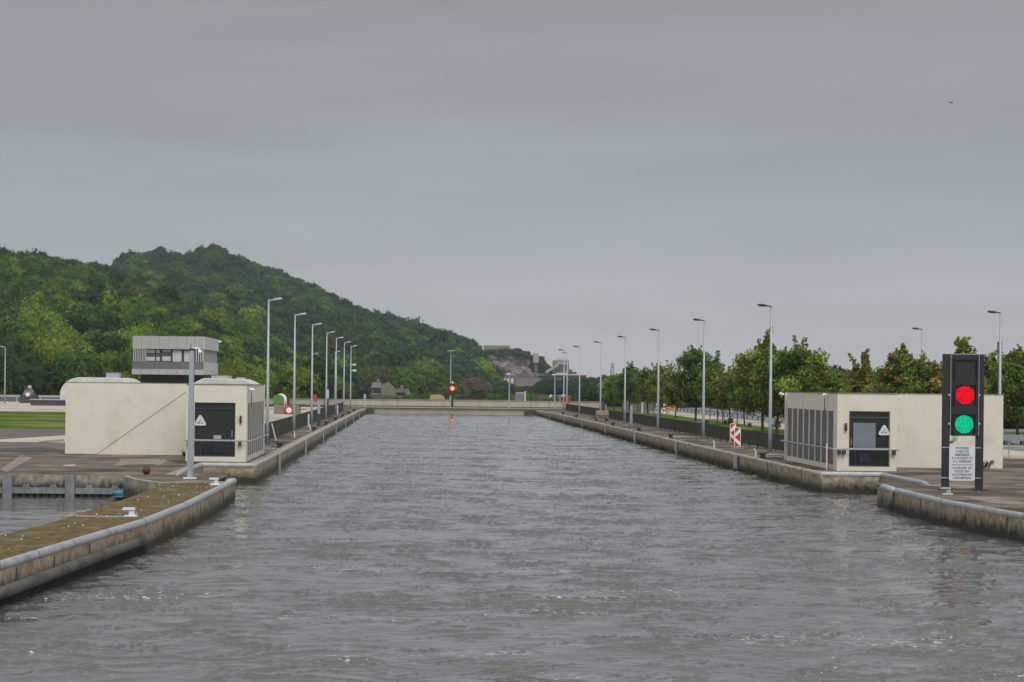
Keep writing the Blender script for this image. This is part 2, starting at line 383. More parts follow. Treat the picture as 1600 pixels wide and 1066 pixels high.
# water: a choppy surface of many short crested waves
def water_mat():
    m = bpy.data.materials.new('river_water'); m.use_nodes = True
    t = m.node_tree; b = t.nodes['Principled BSDF']; L = t.links.new
    b.inputs['Base Color'].default_value = (.090, .092, .086, 1)
    b.inputs['Roughness'].default_value = .07; b.inputs['IOR'].default_value = 2.0
    g = N(t, 'ShaderNodeNewGeometry')
    mpn = N(t, 'ShaderNodeMapping'); mpn.inputs['Scale'].default_value = (1, 1.9, 1); L(g.outputs['Position'], mpn.inputs[0])
    n = N(t, 'ShaderNodeTexNoise'); n.inputs['Scale'].default_value = 6; n.inputs['Detail'].default_value = 4; n.inputs['Roughness'].default_value = .55; n.inputs['Distortion'].default_value = .4
    L(mpn.outputs[0], n.inputs[0])
    bp = N(t, 'ShaderNodeBump'); bp.inputs['Strength'].default_value = .8; bp.inputs['Distance'].default_value = .0035
    n9 = N(t, 'ShaderNodeTexNoise', noise_type='RIDGED_MULTIFRACTAL'); n9.inputs['Scale'].default_value = 1.1; n9.inputs['Detail'].default_value = 4; n9.inputs['Roughness'].default_value = .5; n9.inputs['Distortion'].default_value = .5
    mp9 = N(t, 'ShaderNodeMapping'); mp9.inputs['Scale'].default_value = (1, 2.6, 1); mp9.inputs['Rotation'].default_value = (0, 0, .05); L(g.outputs['Position'], mp9.inputs[0]); L(mp9.outputs[0], n9.inputs[0])
    b9 = N(t, 'ShaderNodeBump'); b9.inputs['Strength'].default_value = .8; b9.inputs['Distance'].default_value = .014
    L(n9.outputs[0], b9.inputs['Height'])
    spz = N(t, 'ShaderNodeSeparateXYZ'); L(g.outputs['Position'], spz.inputs[0])
    for bb, hi_, lo_ in ((b9, 1.0, .10), (bp, .9, .06)):
        rr_ = N(t, 'ShaderNodeMapRange'); rr_.inputs[1].default_value = 32; rr_.inputs[2].default_value = 120; rr_.inputs[3].default_value = hi_; rr_.inputs[4].default_value = lo_
        L(spz.outputs[1], rr_.inputs[0]); L(rr_.outputs[0], bb.inputs['Strength'])
    L(n.outputs[0], bp.inputs['Height']); L(b9.outputs[0], bp.inputs['Normal']); L(bp.outputs[0], b.inputs['Normal'])
    # foam left by the wake close to the boat
    sp = N(t, 'ShaderNodeSeparateXYZ'); L(g.outputs['Position'], sp.inputs[0])
    mf = N(t, 'ShaderNodeMapping'); mf.inputs['Scale'].default_value = (.55, 1.3, 1); L(g.outputs['Position'], mf.inputs[0])
    nf = N(t, 'ShaderNodeTexNoise'); nf.inputs['Scale'].default_value = 7.5; nf.inputs['Detail'].default_value = 8; nf.inputs['Roughness'].default_value = .72; nf.inputs['Distortion'].default_value = .7
    L(mf.outputs[0], nf.inputs[0])
    nb = N(t, 'ShaderNodeTexNoise'); nb.inputs['Scale'].default_value = .25; nb.inputs['Detail'].default_value = 2; L(mf.outputs[0], nb.inputs[0])
    r1 = N(t, 'ShaderNodeMapRange'); r1.inputs[1].default_value = 29; r1.inputs[2].default_value = 60; r1.inputs[3].default_value = .14; r1.inputs[4].default_value = .02; L(sp.outputs[1], r1.inputs[0])
    s1 = N(t, 'ShaderNodeMath', operation='ADD'); L(nf.outputs[0], s1.inputs[0]); L(r1.outputs[0], s1.inputs[1])
    s2 = N(t, 'ShaderNodeMath', operation='MULTIPLY_ADD'); s2.inputs[1].default_value = .55; L(nb.outputs[0], s2.inputs[0]); L(s1.outputs[0], s2.inputs[2])
    r2 = N(t, 'ShaderNodeMapRange'); r2.inputs[1].default_value = 1.03; r2.inputs[2].default_value = 1.10; r2.inputs[4].default_value = .75; L(s2.outputs[0], r2.inputs[0])
    df = N(t, 'ShaderNodeBsdfDiffuse'); df.inputs[0].default_value = (.75, .76, .75, 1)
    ms = N(t, 'ShaderNodeMixShader'); L(r2.outputs[0], ms.inputs[0]); L(b.outputs[0], ms.inputs[1]); L(df.outputs[0], ms.inputs[2])
    L(ms.outputs[0], t.nodes['Material Output'].inputs[0])
    return m
M['water'] = water_mat()
def waves(X, Y, amp, seed, step=.1, octaves=((2.0, .026), (1.15, .028), (.62, .021), (.34, .012))):
    r = np.random.default_rng(seed)
    Z = np.zeros_like(X)
    def field(lam, n, spread):
        h = np.zeros_like(X)
        for i in range(n):
            l = lam * r.uniform(.65, 1.5); th = r.normal(math.pi / 2 + .03, spread); k = 2 * math.pi / l
            h += np.sin(k * (X * math.cos(th) + Y * math.sin(th)) + r.random() * 6.283 + .5 * np.sin(k * .31 * X + r.random() * 6))
        return h / math.sqrt(n / 2)
    # long low swell
    Z += .011 * amp * field(3.2, 14, .6) + .004 * amp * field(1.3, 14, .5)
    for lam, a in octaves:                    # thin short wavelet crests, gathered in patches
        fade = np.clip(lam / (step * 3.2) - .5, 0, 1)
        h = field(lam, 24, .55)
        gate = np.clip(field(lam * 3.0, 12, 1.3) * .75 + field(9.0, 8, 1.2) * .45 + .22, 0, 1.8)
        Z += amp * a * fade * gate * np.exp(-(h / .25) ** 2)
    return X, Y, Z
ys = [17.0]
while ys[-1] < 292: ys.append(ys[-1] + .055 + .0011 * max(0, ys[-1] - 30))
ys = np.array(ys); xs = np.arange(-12.0, 24.01, .062)
Xg, Yg = np.meshgrid(xs, ys)
st = np.repeat((np.gradient(ys))[:, None], len(xs), 1)
Xd, Yd, Zd = waves(Xg, Yg, 1.0, 3, step=st)
V = np.stack([Xd, Yd, Zd], -1).reshape(-1, 3)
nx, ny = len(xs), len(ys)
ii = (np.arange(ny - 1)[:, None] * nx + np.arange(nx - 1)[None, :]).ravel()
keep = np.ones(len(ii), bool)
cxm = (Xg[:-1, :-1] + .03).ravel(); cym = Yg[:-1, :-1].ravel()
gl_ = [G(px_, py_, .915) for px_, py_ in [(360, 752), (293, 785), (227, 811), (117, 843), (0, 878)]][::-1]
xe = np.interp(cym, [g_.y for g_ in gl_], [g_.x for g_ in gl_]) - .25
keep &= ~((cym < 76) & (cym > gl_[0].y) & (cxm < xe))
Q = np.stack([ii, ii + 1, ii + 1 + nx, ii + nx], 1)[keep]
tag(numpy_mesh('water', V, Q, M['water'], smooth=True), kind='structure')
# calmer water in the side basin and everywhere out of the chamber
xs2 = np.arange(-60, -9.9, .16); ys2 = np.arange(44, 79.0, .14)
Xg, Yg = np.meshgrid(xs2, ys2)
Xd, Yd, Zd = waves(Xg, Yg, .6, 9, step=np.full_like(Xg, .15))
nx, ny = len(xs2), len(ys2)
ii = (np.arange(ny - 1)[:, None] * nx + np.arange(nx - 1)[None, :]).ravel()
# cut the basin sheet where the guide wall and the main sheet lie
Q = np.stack([ii, ii + 1, ii + 1 + nx, ii + nx], 1)
edge = np.interp(Yg[:-1, :-1].ravel(), [g_.y for g_ in gl_], [g_.x for g_ in gl_]) - .9
Q = Q[(Xg[:-1, :-1].ravel() < edge)]
V = np.stack([Xd, Yd, Zd - .14], -1).reshape(-1, 3)
tag(numpy_mesh('basin_water', V, Q, M['water'], smooth=True), kind='structure')
sheet('outer_water', [[(-300, -120), (300, -120), (300, 10), (-300, 10)], [(-300, 10), (19.5, 10), (19.5, 84), (-300, 84)]], -.22, M['water'])

# paved surfaces on the ground
def pv(pts): return [tuple(G(*p)[:2]) for p in pts]
EPS = .004
sheet('pavement', [[(-60, B0), (-11.75, B0), (-11.75, 84), (-60, 84)], [(-60, 84), (-10.3, 84), (-10.3, 101), (-60, 101)], CORNER,
                   [(-10.3, 88.9), (LW - .6, 88.9), (LW - .6, 101), (-10.3, 101)], [(-13, 101), (LW - .6, 101), (LW - .6, 290), (-13, 290)]], GZ, M['apron'])
sheet('pavement_right', [NEAR_R + [(60, 10), (60, 79.6)], [(21.3, 79.6), (60, 79.6), (60, 85.3), (21.3, 85.3)], [(RW + .6, 85.3), (60, 85.3), (60, 108), (RW + .6, 108)],
                         [(RW + .6, 108), (22.6, 108), (22.6, 290), (RW + .6, 290)]], GZ, M['apron'])
sheet('pavement_left', [[(-90, 101), (-13, 101), (-13, 150), (-90, 150)]], GZ, M['asphalt'])
sheet('path_left', [[(-90, 150), (-26, 150), (-26, 225), (-90, 225)]], GZ + EPS, M['grass']).name = 'lawn_left'
sheet('forecourt', [[(-160, 225), (-26, 225), (-26, 330), (-160, 330)], [(-26, 150), (-13, 150), (-13, 290), (-26, 290)],
                    [(-27.5, 118), (-17.0, 118), (-17.0, 141), (-22.5, 141)]], GZ + EPS, M['beige'])
sheet('paving_joint', [[(-90, 170), (-26, 168.5), (-26, 168.9), (-90, 170.5)]], GZ + 3 * EPS, M['beige'])
sheet('worn_paving', [[(-17.6, 91.0), (-14.2, 94.5), (-20.5, 95)], [(-15.1, 87.2), (-11.6, 87.0), (-10.3, 89.8), (-13.4, 90.0)], [(-40, 84.5), (-19, 84.0), (-17.2, 91), (-40, 93)]], GZ + EPS, M['asphalt'])
sheet('joint_groove', [[(-60, 97.7), (-12.4, 96.2), (-12.4, 96.5), (-60, 98.1)], [(24.4, 86.3), (60, 84.7), (60, 85.1), (24.4, 86.6)], [(20.6, 79.5), (60, 78.3), (60, 78.45), (20.6, 79.65)]], GZ + 2 * EPS, M['black'])
sheet('lawn_right', [[(22.6, 108), (33.5, 108), (33.5, 300), (22.6, 300)], [(52, 118), (80, 118), (80, 175), (52, 175)]], GZ + EPS, M['grass'])
sheet('path', [[(33.5, 108), (38.0, 108), (38.0, 300), (33.5, 300)]], GZ + EPS, M['beige'])
sheet('road', [[(38.0, 100), (52, 100), (52, 340), (38.0, 340)], [(52, 175), (95, 175), (95, 340), (52, 340)]], GZ + EPS, M['roadgrey'])
M['patch'] = mat('pale_patch', (.215, .19, .16), (.16, .14, .12), scale=1.2, rough=.9, c3=(.14, .12, .10), s3=.8)
for k_i, (pp, mm_) in enumerate([([(0, 734), (34, 711), (50, 716), (10, 738)], 'patch'), ([(176, 727.5), (190, 718), (258, 716.5), (262, 722), (248, 728)], 'patch'), ([(98, 729), (100, 727), (117, 726), (119, 728.3)], 'beige'),
                     ([(190, 729), (192, 727), (240, 725.5), (246, 728)], 'iron'), ([(1432, 758.5), (1470, 756.5), (1560, 760), (1500, 764.5)], 'patch'), ([(1500, 776), (1560, 777), (1598, 786), (1598, 791), (1545, 786)], 'patch'),
                     ([(0, 701), (60, 699), (100, 704), (60, 707), (0, 706)], 'iron'), ([(60, 690), (100, 686), (101, 690), (62, 692)], 'patch')]):
    sheet('paving_patch', [pv(pp)], GZ + EPS * (2 + .2 * k_i), M[mm_])
sheet('oil_patch', [[(24.2, 71.2), (27.6, 71.0), (30, 74.5), (25.6, 75.2)]], GZ + 2 * EPS, M['black'])

# ------------------------------------------------------------------ lock walls
def wall_run(root, pts, zt, side, m, thick=.8):           # side=+1: water on +x
    mb = MB(); n = len(pts)
    vs = []
    for (x, y) in pts: vs += [(x, y, -2), (x, y, zt), (x - side * thick, y, zt), (x - side * thick, y, -2)]
    fs = []
    for i in range(n - 1):
        a, b = i * 4, (i + 1) * 4
        fs += [(a, b, b + 1, a + 1), (a + 1, b + 1, b + 2, a + 2), (a + 2, b + 2, b + 3, a + 3)]
    fs += [(0, 1, 2, 3), ((n - 1) * 4, (n - 1) * 4 + 3, (n - 1) * 4 + 2, (n - 1) * 4 + 1)]
    return mb.add(vs, fs).build('wall_face', m, root)
def long_wall(name, X, side, label):
    Y0 = YL if side > 0 else YR
    root = thing(name, (0, 0, 0), label, 'lock wall')
    wall_run(root, [(X, Y0 + i * (Y1 - Y0) / 20) for i in range(21)], .82, side, M['wallgrey' if side > 0 else 'wall'], .62)
    # rounded coping, in lengths
    yy = Y0 + .02
    step = 8.4
    while yy < Y1 - .5:
        y2 = min(yy + step, Y1)
        MB().tube([(X - side * .10, yy + .02, .82), (X - side * .10, y2 - .02, .82)], .11, 10).build('coping', M['ctube'], root, smooth=False)
        yy = y2
    # steel guard strips and ladder recesses
    for k in range(7):
        y = 101 + k * 24.3 + (0 if side > 0 else 5)
        MB().box(X - .02 if side > 0 else X - .07, X + .07 if side > 0 else X + .02, y, y + .9, -.6, .84).build('guard_plate', M['tube'], root)
        MB().box(X - .02 if side > 0 else X - .012, X + .012 if side > 0 else X + .02, y - .55, y - .02, -.6, .78).build('ladder_recess', M['black'], root)
    mb = MB()
    for k in range(20):
        y = Y0 + 4 + k * 8.4
        mb.box(X - .03, X + .012 if side > 0 else X + .03, y, y + .12, -.6, .80) if side > 0 else mb.box(X - .012, X + .03, y, y + .12, -.6, .80)
    mb.build('wall_joint', M['iron'], root)
    return root
long_wall('lock_wall', LW, 1, 'long grey concrete lock wall with rounded coping along the left side of the chamber')
long_wall('lock_wall', RW, -1, 'long brown stained lock wall with pale coping along the right side of the chamber')

def gate_recess(side, label):
    root = thing('gate_recess_wall', (0, 0, 0), label, 'lock wall')
    if side > 0:
        x0, x1, yf, ya, mm = -9.6, LW, YL, 79.8, M['wallgrey']
    else:
        x0, x1, yf, ya, mm = 20.55, RW, YR, 77.8, M['wall']
    s = side; lo, hi = min(x0, x1), max(x0, x1)
    MB().box(*sorted((x0, x1 - s * .63)), yf + .0, yf + 1.9, -2, .80).build('wall_face', mm, root)
    MB().box(*sorted((x0, x0 - s * .72)), 79.5, yf + .6, -2, .765).build('side_wall', mm, root)
    MB().tube([(x0 - s * .08, yf + .06, .82), (x0 - s * .12, ya, .80), (x0 - s * .18, ya - .9, .72)], [.12, .12, .03], 10).build('coping', M['tube'], root)
    MB().tube([(x0 - s * .1, yf + .08, .823), (x1 - s * .05, yf + .08, .823)], .12, 10).build('coping', M['tube'], root)
    MB().box(*sorted((x1 - s * 1.5, x1 - s * .04)), yf - .12, yf - .005, -2, .70).build('corner_block', M['wall'], root)
    return root
gate_recess(1, 'grey gate recess wall in the quay in front of the left cream hut')
gate_recess(-1, 'brown stained gate recess wall below the right cream hut')

def guide_wall(side, pts, nose, label, moss=None, fender=None):
    root = thing('guide_wall', (0, 0, 0), label, 'guide wall')
    wall_run(root, pts, .80, side, M['wall'], .28)
    P = [Vector((x - side * .09, y, .80)) for x, y in pts]
    # coping pipe in lengths with visible joints
    pipe = MB().tube(P, .115, 14, cap=False).build('coping_pipe', M['tube'], root, smooth=True)
    for i in range(1, len(P) - 1):
        d = (P[i + 1] - P[i - 1]).normalized()
        MB().tube([P[i] - d * .02, P[i] + d * .02], .119, 14).build('weld_ring', M['rubber'], pipe)
    a, b = Vector((*nose[0], .80)), Vector((*nose[1], .80))
    d = (b - a).normalized(); o = Vector((-side * .09, 0, 0))
    MB().tube([a + o, b + o - d * .12, b + o + Vector((-side * .25, .1, -.02))], .125, 12).build('nose_pipe', M['tube'], root, smooth=True)
    x = nose[0][0]
    MB().box(*sorted((x + side * .03, x - side * .8)), nose[0][1] - .05, nose[1][1] + .2, -2, .77).build('nose_block', M['wallgrey'], root)
    MB().box(*sorted((x - side * .06, x - side * .75)), nose[0][1] - .75, nose[0][1] - .05, -2, .74).build('nose_slot', M['iron'], root)
    mb = MB()
    n = 0
    for i in range(len(pts) - 1):
        a = Vector(pts[i]); b = Vector(pts[i + 1]); L = (b - a).length
        for k in range(max(1, int(L / 7))):
            p = a.lerp(b, (k + .4) / max(1, int(L / 7)))
            mb.box(p.x - .014, p.x + .014, p.y, p.y + .07, -.5, .70)
    mb.build('wall_joint', M['iron'], root)
    if fender:
        FP = [Vector((x + side * .15, y, z)) for x, y, z in fender]
        MB().tube(FP, .13, 12, cap=False).build('fender', M['rubber'], root, smooth=True)
        for i in range(len(FP) - 1):
            d = (FP[i + 1] - FP[i]).normalized()
            q = FP[i].lerp(FP[i + 1], .5)
            MB().box(*sorted((q.x - side * .01, q.x - side * .3)), q.y - .06, q.y + .06, q.z - .06, q.z + .06).build('bracket', M['iron'], root)
    if moss:
        MB().add([(x, y, GZ + .006 + 0) for x, y in moss], [tuple(range(len(moss)))]).build('mossy_top', M['moss'], root, recalc=False)
        e = moss[len(pts):]
        mb = MB(); vs = []
        for (x, y) in e: vs += [(x, y, -2), (x, y, GZ - .002)]
        mb.add(vs, [(2 * i, 2 * i + 2, 2 * i + 3, 2 * i + 1) for i in range(len(e) - 1)]).build('basin_face', M['wallgrey'], root, recalc=False)
    return root
left_px = [(0, 878), (61, 860), (117, 843), (171, 827), (227, 811), (293, 785), (340, 762), (360, 752)]
lp = [tuple(G(x, y, .915)[:2]) for x, y in left_px]
d0 = (Vector(lp[0]) - Vector(lp[1])).normalized()
lp = [tuple(Vector(lp[0]) + d0 * 16)] + lp
ep = [tuple(G(x, y)[:2]) for x, y in [(259, 755.6), (207, 776), (195, 780), (117, 805.6), (76, 818), (0, 837)]]
e0 = (Vector(ep[-1]) - Vector(ep[-2])).normalized()
ep = ep + [tuple(Vector(ep[-1]) + e0 * 24)]
nose_y = lp[-1][1]
guide_wall(1, lp, [(-6.95, nose_y + .75), (-6.85, nose_y + 2.4)], 'mossy topped guide wall with grey pipe coping curving towards the lower left corner',
           moss=[(x - .18, y) for x, y in lp] + [(ep[0][0], ep[0][1])] + ep[1:],
           fender=[(p[0], p[1], .30 + .02 * i) for i, p in enumerate(lp[:6])][::1])
rp = [(24.0, 25), (22.0, 37), (20.4, 46), (18.95, 54), (18.5, 58.2), (18.2, 61.2), (17.95, 65.4), (18.05, 72.0)]
guide_wall(-1, rp, [(18.1, 72.8), (18.1, 74.6)], 'brown stained guide wall with grey pipe coping at the lower right edge')

# side basin end wall on the left, with steel posts and a walking beam
root = thing('basin_wall', (0, 0, 0), 'dark basin end wall with steel posts and rounded corner behind the mossy guide wall', 'quay wall')
MB().box(-60, -11.75, B0 - .02, B0 + .5, -2, GZ - .004).build('wall_face', M['wallgrey'], root)
crn = [(-12.25, 82.58), (-11.7, 79.6), (-10.8, 77.2), (-9.75, 75.6)]
mbc = MB(); vs = []
cc = [(-11.76, 78.38), (-11.8, 77.9), (-11.62, 77.25), (-11.02, 75.55), (-10.22, 73.95), (-9.3, 72.8)]
for (x, y) in cc: vs += [(x, y, -2), (x, y, GZ + .012), (x + .22, y + .22, GZ + .012)]
mbc.add(vs, [(3 * i, 3 * i + 3, 3 * i + 4, 3 * i + 1) for i in range(5)] + [(3 * i + 1, 3 * i + 4, 3 * i + 5, 3 * i + 2) for i in range(5)])
mbc.build('corner_wall', M['wallgrey'], root, recalc=False)
for px in (12, 110):
    p = W(px, 758, B0 - .15)
    MB().box(p.x - .19, p.x + .19, B0 - .30, B0 - .02, -1.5, GZ - .01).build('steel_post', M['steelwet'], root)
for k in range(6):
    p = W(110 - 98 * (k + 2), 758, B0)
    MB().box(p.x - .19, p.x + .19, B0 - .30, B0 - .02, -1.5, GZ - .01).build('steel_post', M['steelwet'], root)
MB().box(-60, -11.9, B0 - .22, B0 - .05, .0, .24).build('walking_beam', M['steelwet'], root)
mbs = MB()
for k in range(140):
    mbs.box(-12.1 - k * .3, -11.92 - k * .3, B0 - .10, B0 - .025, -1, -.001)
mbs.build('sheet_piles', M['iron'], root)
for px in (41, 83, 139.5, 180):
    p = W(px, 760, B0 - .14)
    pl = [(p.x - .15, .245), (p.x + .15, .245), (p.x + .13, .30), (p.x + .05, .49), (p.x, .52), (p.x - .05, .49), (p.x - .13, .30)]
    l = MB().prism(pl, 'y', B0 - .18, B0 - .12).build('lug', M['steelwet'], root)
    MB().prism([(p.x + .045 * math.cos(a * .785), .41 + .045 * math.sin(a * .785)) for a in range(8)], 'y', B0 - .185, B0 - .181).build('eye', M['ink'], l)

# ------------------------------------------------------------------ the two cream huts
def warning_plate(parent, c, s, m=None):      # rounded triangle with a pictogram, facing the camera
    x, y, z = c
    poly = []
    for k in range(3):
        a = math.pi / 2 + k * 2 * math.pi / 3
        cx, cz = x + math.cos(a) * s * .62, z + math.sin(a) * s * .62
        for j in (-1, 0, 1):
            b = a + j * .9
            poly.append((cx + .16 * s * math.cos(b) * 1.3, cz + .16 * s * math.sin(b) * 1.3))
    pl = MB().prism(poly, 'y', y - .02, y).build('warning_plate', M['signwhite'], parent)
    b = MB()
    b.box(x - .42 * s, x - .05 * s, y - .024, y - .021, z - .24 * s, z - .14 * s)
    b.box(x + .08 * s, x + .40 * s, y - .024, y - .021, z - .24 * s, z - .14 * s)
    b.prism([(x - .25 * s, z - .12 * s), (x - .17 * s, z - .12 * s), (x + .16 * s, z + .22 * s), (x + .1 * s, z + .27 * s)], 'y', y - .024, y - .021)
    b.build('pictogram', M['ink'], pl)

def cctv(x, y, z, ang, label, pole=None, parent=None):
    root = thing('security_camera', (x, y, z), label, 'camera')
    if pole: MB().tube([(0, .04, -pole), (0, .04, 0)], .022, 8).build('conduit', M['iron'], root)
    c, s_ = math.cos(ang), math.sin(ang)
    MB().tube([(-.15 * c, -.15 * s_, .01), (-.12 * c, -.12 * s_, .02), (.12 * c, .12 * s_, .07)], [.03, .07, .07], 10).build('housing', M['white'], root)
    MB().tube([(0, .05, -.12), (0, .0, -.03)], .03, 6).build('bracket', M['white'], root)
    return root

def hut(side, label):
    root = thing('gate_control_hut', (0, 0, 0), label, 'hut')
    if side < 0:       # right hut
        XS, XF, YF, YB, XE, YW, top = 19.83, 22.62, 90.0, 102.2, 28.95, 94.4, 4.36
        dx0, dx1, dz0, dz1 = 20.38, 22.30, .94, 3.55
    else:
        XS, XF, YF, YB, XE, YW, top = -8.12, -11.05, 92.9, 103.6, -18.22, 100.3, 4.46
        dx0, dx1, dz0, dz1 = -10.64, -8.66, .98, 3.60
    a, b = min(XS, XF), max(XS, XF)
    # body as walls with real openings: front
    d = -side            # outward direction of the glazed side is -d*... (right hut glazes towards -x)
    o = 1 if side > 0 else -1
    t = .22
    front = MB()
    front.box(a, dx0, YF, YF + t, GZ, top); front.box(dx1, b, YF, YF + t, GZ, top)
    front.box(dx0, dx1, YF, YF + t, GZ, dz0); front.box(dx0, dx1, YF, YF + t, dz1, top)
    # glazed side: fascia, base, end piers
    sx0, sx1 = (XS - t, XS) if side > 0 else (XS, XS + t)
    front.box(sx0, sx1, YF + t, YB, dz1 - .02, top - .002); front.box(sx0, sx1, YF + t, YB, GZ, 1.0)
    front.box(sx0, sx1, YF + t, YF + .62, 1.0, dz1 - .02); front.box(sx0, sx1, YB - .15, YB, 1.0, dz1 - .02)
    # back walls and the long wing
    yw2 = YB + .4
    if side > 0:
        front.box(XE, XF, YW, YW + .25, GZ, top + .02); front.box(XF, XF + t, YF + t, yw2, GZ, top - .003)
        front.box(XE, XE + .25, YW + .25, yw2, GZ, top + .018); front.box(XE, XS, yw2, yw2 + .25, GZ, top - .004)
    else:
        front.box(XF, XE, YW, YW + .25, GZ, top + .0); front.box(XF - t, XF, YF + t, yw2, GZ, top - .003)
        front.box(XE - .25, XE, YW + .25, yw2, GZ, top - .002); front.box(XS, XE, yw2, yw2 + .25, GZ, top - .004)
    front.build('wall', M['cream'], root)
    MB().box(min(XS, XE) + .2, max(XS, XE) - .2, YW + .2, yw2 + .1, top - .16, top - .12).build('roof', M['apron'], root)
    MB().box(a + .2, b - .2, YF + .2, YW + .2, top - .15, top - .11).build('roof', M['apron'], root)
    # thin weathered edge along the roof line
    e = MB(); e.box(a - .02, b + .02, YF - .02, YF + t, top - .005, top + .035)
    if side > 0: e.box(XE - .02, XF, YW - .02, YW + .27, top + .022, top + .055); e.box(XS - t, XS + .02, YF + t, YB, top + .0, top + .034)
    else: e.box(XF, XE + .02, YW - .02, YW + .27, top + .0, top + .034); e.box(XS - .02, XS + t, YF + t, YB, top + .0, top + .034)
    e.build('roof_edge', M['concrete_block'], root)
    # front opening
    fr = MB()
    for (u0, u1, v0, v1) in ((dx0, dx0 + .05, dz0, dz1), (dx1 - .05, dx1, dz0, dz1), (dx0 + .05, dx1 - .05, dz0, dz0 + .05), (dx0 + .05, dx1 - .05, dz1 - .05, dz1),
                             (dx0 + .05, dx1 - .05, dz1 - .31, dz1 - .28), (dx0 + .05, dx1 - .05, 1.80, 1.84)):
        fr.box(u0, u1, YF + .06, YF + .11, v0, v1)
    f = MB().box(dx0, dx1, YF + .12, YF + .14, dz0, dz1).build('glass_door', M['glass'], root)
    hx = dx1 - .16 if side > 0 else dx0 + .12
    MB().tube([(hx, YF + .10, 1.95), (hx, YF + .05, 1.95), (hx, YF + .05, 2.25), (hx, YF + .10, 2.25)], .018, 6).build('handle', M['galv'], f)
    MB().box(dx0 + .3, dx0 + .33, YF + .07, YF + .115, dz0 + .05, 1.80).build('leaf_edge', M['towerdark'], f)
    fr.build('door_frame', M['towerdark'] if side > 0 else M['towermesh'], f)
    if side < 0:
        MB().box(dx0 + .22, dx0 + 1.27, YF + .09, YF + .115, 1.72, 3.0).build('blind', M['blind'], root)
        MB().box(dx0 + .5, dx0 + 1.0, YF + .09, YF + .115, 1.18, 1.56).build('blue_bin', M['blue'], root)
        warning_plate(root, (dx1 - .26, YF + .05, 2.62), .36)
    else:
        MB().box(dx0 + .92, dx0 + 1.30, YF + .09, YF + .115, 1.78, 2.02).build('notice', M['towergrey'], root)
        MB().box(dx0 + .95, dx0 + 1.4, YF + .09, YF + .115, 1.2, 1.66).build('blue_bin', M['blue'], root)
        warning_plate(root, (dx0 + .28, YF + .05, 2.68), .38)
        # proud sloping slab across the long wall
        A = W(151, 699, YW); Bp = W(291, 612, YW)
        MB().prism([(XE, top - .03), (XE, GZ + .02), (A.x, GZ + .02), (Bp.x, Bp.z), (XF - .02, Bp.z + .06), (XF - .02, top - .03)], 'y', YW - .035, YW - .003).build('sloping_slab', M['cream'], root)
        dm = MB()
        x0, x1, zt = -11.2, -8.12, top + .02
        prof = [(x0, zt), (x0 + .12, zt + .10), (x0 + .45, zt + .27), (x0 + .6, zt + .30), (x1 - .6, zt + .27), (x1 - .25, zt + .14), (x1, zt + .0)]
        dm.prism(prof, 'y', 97.0, 101.5).build('roof_dome', M['dome'], root, bevel=.03)
        MB().box(-9.1, -8.65, 98, 98.6, zt + .24, zt + .36).build('roof_vent', M['towergrey'], root)
    # mullions and panes of the glazed side
    bays = 8; ya, yb = YF + .62, YB - .15
    px0, px1 = (XS - .05, XS - .008) if side > 0 else (XS + .015, XS + .06); mw = .12 if side > 0 else .18
    mx0, mx1 = (XS - .16, XS + .006) if side > 0 else (XS - .012, XS + .16)
    for k in range(bays):
        u0 = ya + (yb - ya) * k / bays; u1 = ya + (yb - ya) * (k + 1) / bays
        MB().box(px0, px1, u0 + mw, u1, 1.0, dz1 - .02).build('pane', M['paneglass'], root)
        MB().box(mx0, mx1, u0, u0 + mw, 1.0, dz1 - .02).build('mullion', M['trim'], root)
    # bumper rail round the corner
    zr = 1.77
    if side > 0:
        pts = [(XF - .05, YF - .22, zr), (XS + .22, YF - .22, zr), (XS + .22, YB + .4, zr)]
        br = [(XF + .15, 0), (XS - .3, 0)]
    else:
        pts = [(XF + .05, YF - .22, zr), (XS - .22, YF - .22, zr), (XS - .22, YB + .4, zr)]
        br = [(XF - .15, 0), (XS + .3, 0), (XS + .08, 0)]
    r = MB().tube(pts, .045, 8).build('guard_rail', M['galv'], root)
    for (bx, _) in br:
        MB().box(bx - .07, bx + .07, YF - .21, YF - .002, zr - .24, zr - .05).build('rail_bracket', M['iron'], r)
    # small signal lamp pair beside the door
    sxp = (XS - .28) if side > 0 else (dx0 - .16)
    g = MB().box(sxp - .05, sxp + .05, YF - .10, YF - .003, 2.62, 2.98).build('signal_box', M['black'], root)
    MB().prism([(sxp + .032 * math.cos(k * .785), 2.91 + .032 * math.sin(k * .785)) for k in range(8)], 'y', YF - .108, YF - .101).build('red_lamp', M['red'], g)
    return root
hut(1, 'cream hut on the left quay with a sloping line across its long wall')
hut(-1, 'cream gate hut on the right quay behind the tall signal, bluish blind in its doorway')
cctv(19.55, 102.3, 4.22, R(200), 'white camera at the far left corner of the right cream hut')
cctv(19.66, 92.0, 4.25, R(230), 'white camera on a conduit above the windows of the right hut', pole=.8)
cctv(-7.98, 93.9, 4.20, R(200), 'white camera on a conduit at the corner of the left hut', pole=.8)
p = W(1291, 725, 91.2)
rt = thing('marker_post', (19.55, 90.9, GZ), 'slim white and red post in front of the right hut windows', 'post')
MB().tube([(0, 0, 0), (0, 0, 1.25)], .045, 8).build('post', M['white'], rt); MB().tube([(.09, 0, 0), (.09, 0, .9)], .02, 6).build('red_rod', M['red'], rt)

